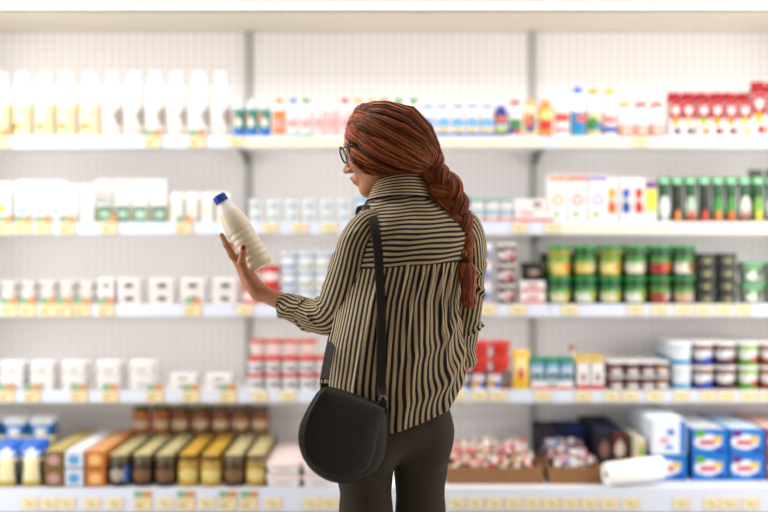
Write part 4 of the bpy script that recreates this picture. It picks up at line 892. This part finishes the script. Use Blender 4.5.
# fly-away strands
nf = 120; fl = np.zeros((nf, 10, 3))
for i in range(nf):
    k = rng.integers(0, ns); j = rng.integers(2, 8); base = st[k, j:j+9]; base = base if len(base) == 9 else st[k, :9]
    out = (base-HC); out /= np.linalg.norm(out, axis=1)[:, None]; s = np.linspace(0, 1, 9)
    w_ = base+out*(rng.uniform(.0, .003)*s)[:, None]; fl[i] = np.vstack([w_, w_[-1:]+(w_[-1]-w_[-2])])
me = strand_mesh('loose_strands', fl, .0006, hair_cols(nf)); shift(me); link('loose_strands', me, hair)

# surface finder for things that lie on the back (strap, braid)
def bvh(objs):
    vs = []; fs = []
    for o in objs:
        n = len(vs); vs += [v.co+PO for v in o.data.vertices]; fs += [tuple(i+n for i in p.vertices) for p in o.data.polygons]
    return BVHTree.FromPolygons(vs, fs)
yoke = [o for o in shirt.children if o.name.startswith('yoke')][0]
tree = bvh([shirt, yoke]); tree2 = bvh([shirt, yoke, sr])
def surf(px, py, off, tr=None, ymax=3.2):
    d = Vector(P(px, py, 1.0))-Vector((0, 0, CZ)); d.normalize()
    h = (tr or tree).ray_cast(Vector((0, 0, CZ)), d)
    if h[0] is None: return None
    return np.array(h[0]-d*off)
# braid
bp = [(429, 161), (433.5, 178), (446, 190), (453, 205), (458.5, 220), (463, 236), (465.5, 250), (466.5, 261)]
bw = [.036, .042, .041, .038, .034, .028, .020, .012]
path = []
for (x, y), r in zip(bp, bw):
    s = surf(x, y, r*.62+.004, tree2)
    path.append(GN+np.array([0, 0, 0]) if y < 172 else (s if s is not None else P(x, y, 3.0)))
ys = [p[1] for p in path]; ys = np.interp(np.arange(len(ys)), [0, 1.5, 3, 7], [GN[1], min(ys[2], GN[1]), ys[3], np.mean(ys[5:])])
path = [P(x, y, ys[i]) for i, (x, y) in enumerate(bp)]
path = np.array(path)
def interp(Y, x):
    n = len(Y); k = min(int(x*(n-1)), n-2); u_ = x*(n-1)-k; p0, p1, p2, p3 = Y[max(k-1, 0)], Y[k], Y[k+1], Y[min(k+2, n-1)]
    return .5*((2*p1)+(-p0+p2)*u_+(2*p0-5*p1+4*p2-p3)*u_*u_+(-p0+3*p1-3*p2+p3)*u_**3)
mB = 70; X = np.linspace(0, 1, mB); Pc = np.array([interp(path, x) for x in X]); Wc = np.array([interp(np.array(bw), x) for x in X])
Tn = np.gradient(Pc, axis=0); Tn /= np.linalg.norm(Tn, axis=1)[:, None]
Sx = np.cross(Tn, [0, 1, 0]); Sx /= np.linalg.norm(Sx, axis=1)[:, None]; Sy = np.cross(Tn, Sx)
braid_st = []; core = MB()
ph0 = 2*math.pi*2.15
for k in range(3):
    ph = ph0*X**.9+k*2*math.pi/3
    cen = Pc+Sx*(Wc*.52*np.cos(ph))[:, None]+Sy*(Wc*.30*np.sin(2*ph))[:, None]
    rs = Wc*.55
    core.tube(cen, rs*.86, 12, L('4a2012'))
    tc_ = np.gradient(cen, axis=0); tc_ /= np.linalg.norm(tc_, axis=1)[:, None]
    a1 = np.cross(tc_, [0, 1, 0]); a1 /= np.linalg.norm(a1, axis=1)[:, None]; a2 = np.cross(tc_, a1)
    for q in range(230):
        a0 = rng.uniform(0, 2*math.pi); tw = rng.uniform(1.5, 2.5); r_ = rng.uniform(.86, 1.07)
        aa = a0+tw*X*2*math.pi*.5; wob = 1+.03*np.sin(X*rng.uniform(20, 50)+a0)
        braid_st.append(cen+(a1*np.cos(aa)[:, None]+a2*np.sin(aa)[:, None])*(rs*r_*wob)[:, None])
me = strand_mesh('braid', np.array(braid_st), .0014, hair_cols(len(braid_st))); shift(me); braid = link('braid', me, person)
me = core.mesh('braid_core', MH, True, True); shift(me); link('core', me, braid)
# tie and tail
tie = Pc[-1]; me = MB().tube([tie-Tn[-1]*.008, tie-Tn[-1]*.004, tie+Tn[-1]*.004, tie+Tn[-1]*.008], [.009, .0125, .0125, .009], 16).mesh('hair_tie', plain('hair_tie_elastic', '3a1c12', .8), True); shift(me); link('hair_tie', me, braid)
tl = []; td = P(469.5, 308, tie[1]+.0)-tie
for i in range(520):
    a = rng.uniform(0, 2*math.pi); r = math.sqrt(rng.random()); s = np.linspace(0, 1, 16); L_ = rng.uniform(.8, 1.08)-.1*r
    rad_ = np.interp(s, [0, .12, .35, .75, 1], [.008, .017, .0215, .021, .010+.010*rng.random()])*r
    tl.append(tie+td*(s*L_)[:, None]+np.outer(rad_*math.cos(a), [1, 0, 0])+np.outer(rad_*math.sin(a)*.75, [0, 1, 0])+np.outer(.003*np.sin(s*7+a), [1, .3, 0]))
me = strand_mesh('tail', np.array(tl), .0013, hair_cols(len(tl))*1.45); shift(me); link('tail', me, braid)
ct = MB(); ct.tube([tie+td*s_ for s_ in (0, .15, .4, .75, .9)], [.010, .016, .018, .016, .006], 12, L('7a3a1e')); me = ct.mesh('tail_core', MH, True, True); shift(me); link('tail_core', me, braid)

# ------------------------------------------------------------------ shoulder bag
bag = bpy.data.objects.new('shoulder_bag', None); C.objects.link(bag); YBg = 2.80; bag.location = tuple(P(345, 435, YBg)); BO = Vector(bag.location)
tag(bag, 'black leather half-moon shoulder bag hanging at the left hip of the person', 'bag')
def bshift(me): me.transform(Matrix.Translation(-BO)); return me
out = [(325, 388), (334, 388.5), (350, 393), (366, 399), (380, 404), (386, 408), (388, 416), (388.5, 432), (387, 448), (382, 462), (374, 472), (362, 478.5), (348, 481), (334, 480), (322, 475), (311, 466), (303.5, 454), (300, 440), (301, 427), (306, 414), (313, 401), (319, 392)]
def smooth_loop(o, m=6):
    n = len(o); R = []
    for i in range(n):
        p0, p1, p2, p3 = [np.array(o[(i+k) % n], float) for k in (-1, 0, 1, 2)]
        for k in range(m):
            u_ = k/m; R.append(.5*((2*p1)+(-p0+p2)*u_+(2*p0-5*p1+4*p2-p3)*u_*u_+(-p0+3*p1-3*p2+p3)*u_**3))
    return np.array(R)
ol = smooth_loop(out); cen2 = np.array([345, 436.])
def bagY(x, y): return YBg+(x-345)*.0012
def bag_shell(scale_prof, name, loop, mat):
    V = []; n = len(loop)
    for sc_, dy in scale_prof:
        q = cen2+(loop-cen2)*sc_
        for x, y in q: V.append(P(x, y, bagY(x, y))+np.array([0, dy, 0]))
    Fc = [(j*n+i, j*n+(i+1) % n, (j+1)*n+(i+1) % n, (j+1)*n+i) for j in range(len(scale_prof)-1) for i in range(n)]
    Fc += [tuple(range(n))[::-1], tuple((len(scale_prof)-1)*n+i for i in range(n))]
    me = mesh(name, V, Fc, mat); bshift(me); return link(name, me, bag)
bag_shell([(.2, -.041), (.5, -.040), (.75, -.038), (.9, -.033), (.97, -.026), (1.0, -.015), (1.005, 0), (1.0, .02), (.95, .032), (.8, .037)], 'pouch_body', ol, M_leather)
fl_ = smooth_loop([(324, 387), (334, 387), (350, 391.5), (366, 397.5), (380, 403), (386.5, 406.5), (381, 425), (377, 448), (369, 466), (352, 476), (336, 475.5), (322, 470), (310, 460), (304, 446), (303.5, 430), (309, 412), (316, 398)])
bag_shell([(.2, -.0475), (.6, -.0465), (.85, -.043), (.95, -.039), (.985, -.034), (.99, -.027)], 'flap', fl_, M_leather)
# stitched piping round the bag
me = MB().tube([P(x, y, bagY(x, y))+np.array([0, -.013, 0]) for x, y in (cen2+(ol-cen2)*1.004)]+[P(*(cen2+(ol[0]-cen2)*1.004), bagY(*ol[0]))+np.array([0, -.013, 0])], .0028, 8).mesh('piping', M_leather, True); bshift(me); link('piping', me, bag)
def torus(c, R, r, name, parent, sh_, nrm=(0, 1, 0)):
    nrm = np.array(nrm, float); a = np.cross(nrm, [0, 0, 1]); a /= np.linalg.norm(a); b_ = np.cross(nrm, a)
    me = MB().tube([c+a*R*math.cos(t)+b_*R*math.sin(t) for t in np.linspace(0, 2*math.pi, 25)], r, 8, cap=False).mesh(name, M_metal, True); sh_(me); return link(name, me, parent)
rg1, rg2 = P(324, 382, 2.80), P(382.5, 400, 2.845-.03)
torus(rg1, .009, .002, 'strap_ring', bag, bshift); torus(rg2, .009, .002, 'strap_ring', bag, bshift)
def ribbon(name, pts, nrms, w_, th=.003, parent=None, n=60):
    pts = np.array(pts); nrms = np.array(nrms, float); X_ = np.linspace(0, 1, n); Pp = np.array([interp(pts, x) for x in X_]); Nn = np.array([interp(nrms, x) for x in X_])
    T = np.gradient(Pp, axis=0); T /= np.linalg.norm(T, axis=1)[:, None]; Nn = Nn-T*(Nn*T).sum(1)[:, None]; Nn /= np.linalg.norm(Nn, axis=1)[:, None]; S = np.cross(T, Nn)
    V = []
    for i in range(n):
        for a, b_ in ((-1, -.6), (-.92, 1), (.92, 1), (1, -.6), (.9, -1), (-.9, -1)): V.append(Pp[i]+S[i]*w_/2*a+Nn[i]*th/2*b_)
    Fc = [(i*6+k, i*6+(k+1) % 6, (i+1)*6+(k+1) % 6, (i+1)*6+k) for i in range(n-1) for k in range(6)]+[tuple(range(6))[::-1], tuple((n-1)*6+k for k in range(6))]
    me = mesh(name, V, Fc, M_strap, None, False); bshift(me); return link(name, me, parent or bag)
sp = []; sn = []
for x, y in [(381.5, 398), (381.5, 385), (381, 360), (381.5, 330), (381, 300), (379.5, 275), (378, 250), (375, 230), (372, 217)]:
    s = surf(x, y, .009); sp.append(s if s is not None else P(x, y, 2.9)); sn.append((.15, -1, 0.05+max(0, (240-y)/40)))
sp[0] = P(382, 397, 2.815); 
cur = sp[1]
for x, y, Y, nn_ in ((367.5, 207.5, 2.945, (0, -.6, .8)), (363.5, 205.5, 2.98, (-.2, 0, 1)), (360, 210, 3.02, (-.3, .7, .7)), (358, 230, 3.07, (-.3, 1, .2))):
    sp.append(P(x, y, Y)); sn.append(nn_)
for x, y, Y in ((350, 262, 3.13), (338, 312, 3.15), (333, 334, 3.03), (329.5, 350, 2.91), (326.5, 367, 2.84), (324.5, 379, 2.795)):
    sp.append(P(x, y, Y)); sn.append((-.1, -1, .1) if y > 300 else (-.9, .1, 0))
strap = ribbon('strap', sp, sn, .023, n=160)
for (x, y, Y) in ((324.5, 389, 2.795), (383, 406, 2.815)):
    me = MB().box(-.009, .009, -.005, .005, -.016, .014).mesh('strap_tab', M_strap); me.transform(Matrix.Translation(Vector(P(x, y, Y)))); bshift(me); link('strap_tab', me, bag)

# ------------------------------------------------------------------ milk bottle in the hand
Lb = np.linalg.norm(BB-BA); prof = []
W0 = .0365
hs = [(0, .8), (.012, .97), (.03, 1.0)]
zz = .03
pr = [(W0*.84, 0), (W0*.97, .006), (W0, .014)]
for k in range(6):
    z0 = .022+k*.017; pr += [(W0*.955, z0), (W0*.935, z0+.003), (W0*1.0, z0+.0075), (W0*1.0, z0+.012)]
pr += [(W0*.98, .130), (W0*.96, .142), (W0*.88, .158), (W0*.76, .173), (W0*.62, .187), (W0*.5, .197), (W0*.43, .203), (W0*.42, Lb-.022)]
held = lathe('held', [(r, z, 'f4e9d4' if z < .168 else 'f3f0ec') for r, z in pr]); 
ns_ = 32
me = lathe('milk_bottle_body', [(r, z, 'f7ecd4' if z < .165 else 'f8f6f4') for r, z in pr], M_milk)
def align(o, base, axis):
    o.location = tuple(map(float, base)); o.rotation_mode = 'QUATERNION'; o.rotation_quaternion = Vector((0, 0, 1)).rotation_difference(Vector(tuple(map(float, axis))))
hb = link('milk_bottle', me); align(hb, BB, -bd); tag(hb, 'milk bottle with royal blue cap and ribbed sides held in raised hand', 'bottle')
cp = MB(); rc = .0178; cp.tube([(0, 0, Lb-.021), (0, 0, Lb-.002), (0, 0, Lb)], [rc, rc, rc*.92], 28)
for k in range(28):
    a = 2*math.pi*k/28; cp.box(rc*math.cos(a)-.0006, rc*math.cos(a)+.0006, rc*math.sin(a)-.0006, rc*math.sin(a)+.0006, Lb-.02, Lb-.003)
co_ = link('cap', cp.mesh('cap', M_blue, True), hb); autosmooth(co_.data)
nk = MB(); nk.tube([(0, 0, Lb-.0245), (0, 0, Lb-.0225)], [.0172, .0172], 28); link('neck_ring', nk.mesh('neck_ring', plain('neck_plastic', 'f2f0ee', .35), True), hb)

# ------------------------------------------------------------------ camera, light
cam = bpy.data.cameras.new('camera'); co = bpy.data.objects.new('camera', cam); C.objects.link(co)
co.location = (0, 0, CZ); co.rotation_euler = (math.pi/2, 0, 0); cam.sensor_width = 36; cam.lens = F/768*36
cam.dof.use_dof = True; cam.dof.focus_distance = 2.97; cam.dof.aperture_fstop = cam.lens/52.0
bpy.context.scene.camera = co
w = bpy.data.worlds.new('world'); bpy.context.scene.world = w; w.use_nodes = True
w.node_tree.nodes['Background'].inputs[0].default_value = (1, .86, .70, 1); w.node_tree.nodes['Background'].inputs[1].default_value = .34
def area(name, loc, rot, sx, sy, e, col=(1, .98, .96)):
    l = bpy.data.lights.new(name, 'AREA'); l.shape = 'RECTANGLE'; l.size = sx; l.size_y = sy; l.energy = e; l.color = col
    o = bpy.data.objects.new(name, l); C.objects.link(o); o.location = loc; o.rotation_euler = rot; return o
area('canopy_light', (0, 4.40, 2.24), (math.radians(12), 0, 0), 3.6, .06, 4)
area('aisle_ceiling_light', (0, 3.3, 2.95), (math.radians(44), 0, 0), 5, .5, 42)
for (nm, z, y0), e in zip(SH, (2.6, 2.6, 2.6, 2)):
    area('shelf_fill_light', (0, y0+.03, z-.03), (math.radians(20), 0, 0), 3.5, .03, e)  # fill lamps added under the shelves to even out product brightness
area('side_ceiling_light', (-1.7, 3.5, 2.75), (math.radians(-12), math.radians(-50), 0), 1.0, 1.0, 12, (.86, .93, 1))
for sx in (-1, 1):
    area('side_fill_light', (sx*2.3, 3.2, 1.7), (math.radians(84), 0, math.radians(sx*28)), 1.4, 2.4, 54)  # unseen fill lamps, added either side to brighten the product fronts
sl_ = bpy.data.lights.new('shoulder_fill_spot', 'SPOT'); sl_.energy = 75; sl_.spot_size = math.radians(26); sl_.spot_blend = .6; sl_.shadow_soft_size = .15; sl_.color = (.82, .91, 1)  # unseen cool spot, added to brighten her left shoulder and hair top
so_ = bpy.data.objects.new('shoulder_fill_spot', sl_); C.objects.link(so_); so_.location = (-1.1, 3.25, 2.9); so_.rotation_euler = (Vector((-.02, 2.98, 1.5))-Vector(so_.location)).to_track_quat('-Z', 'Y').to_euler()
sc = bpy.context.scene
sc.view_settings.view_transform = 'Standard'; sc.view_settings.look = 'None'; sc.view_settings.exposure = 0.0
sc.cycles.use_denoising = True; sc.cycles.max_bounces = 8
# label sanity (build-time only)
seen = {}
for o in bpy.data.objects:
    if 'label' in o:
        n = len(o['label'].replace(',', ' ').split())
        if not 4 <= n <= 16: print('LABELLEN', n, o['label'])
        seen[o['label']] = seen.get(o['label'], 0)+1
for k, v in seen.items():
    if v > 1 and 'sweet' not in k: print('DUPLABEL', v, k)
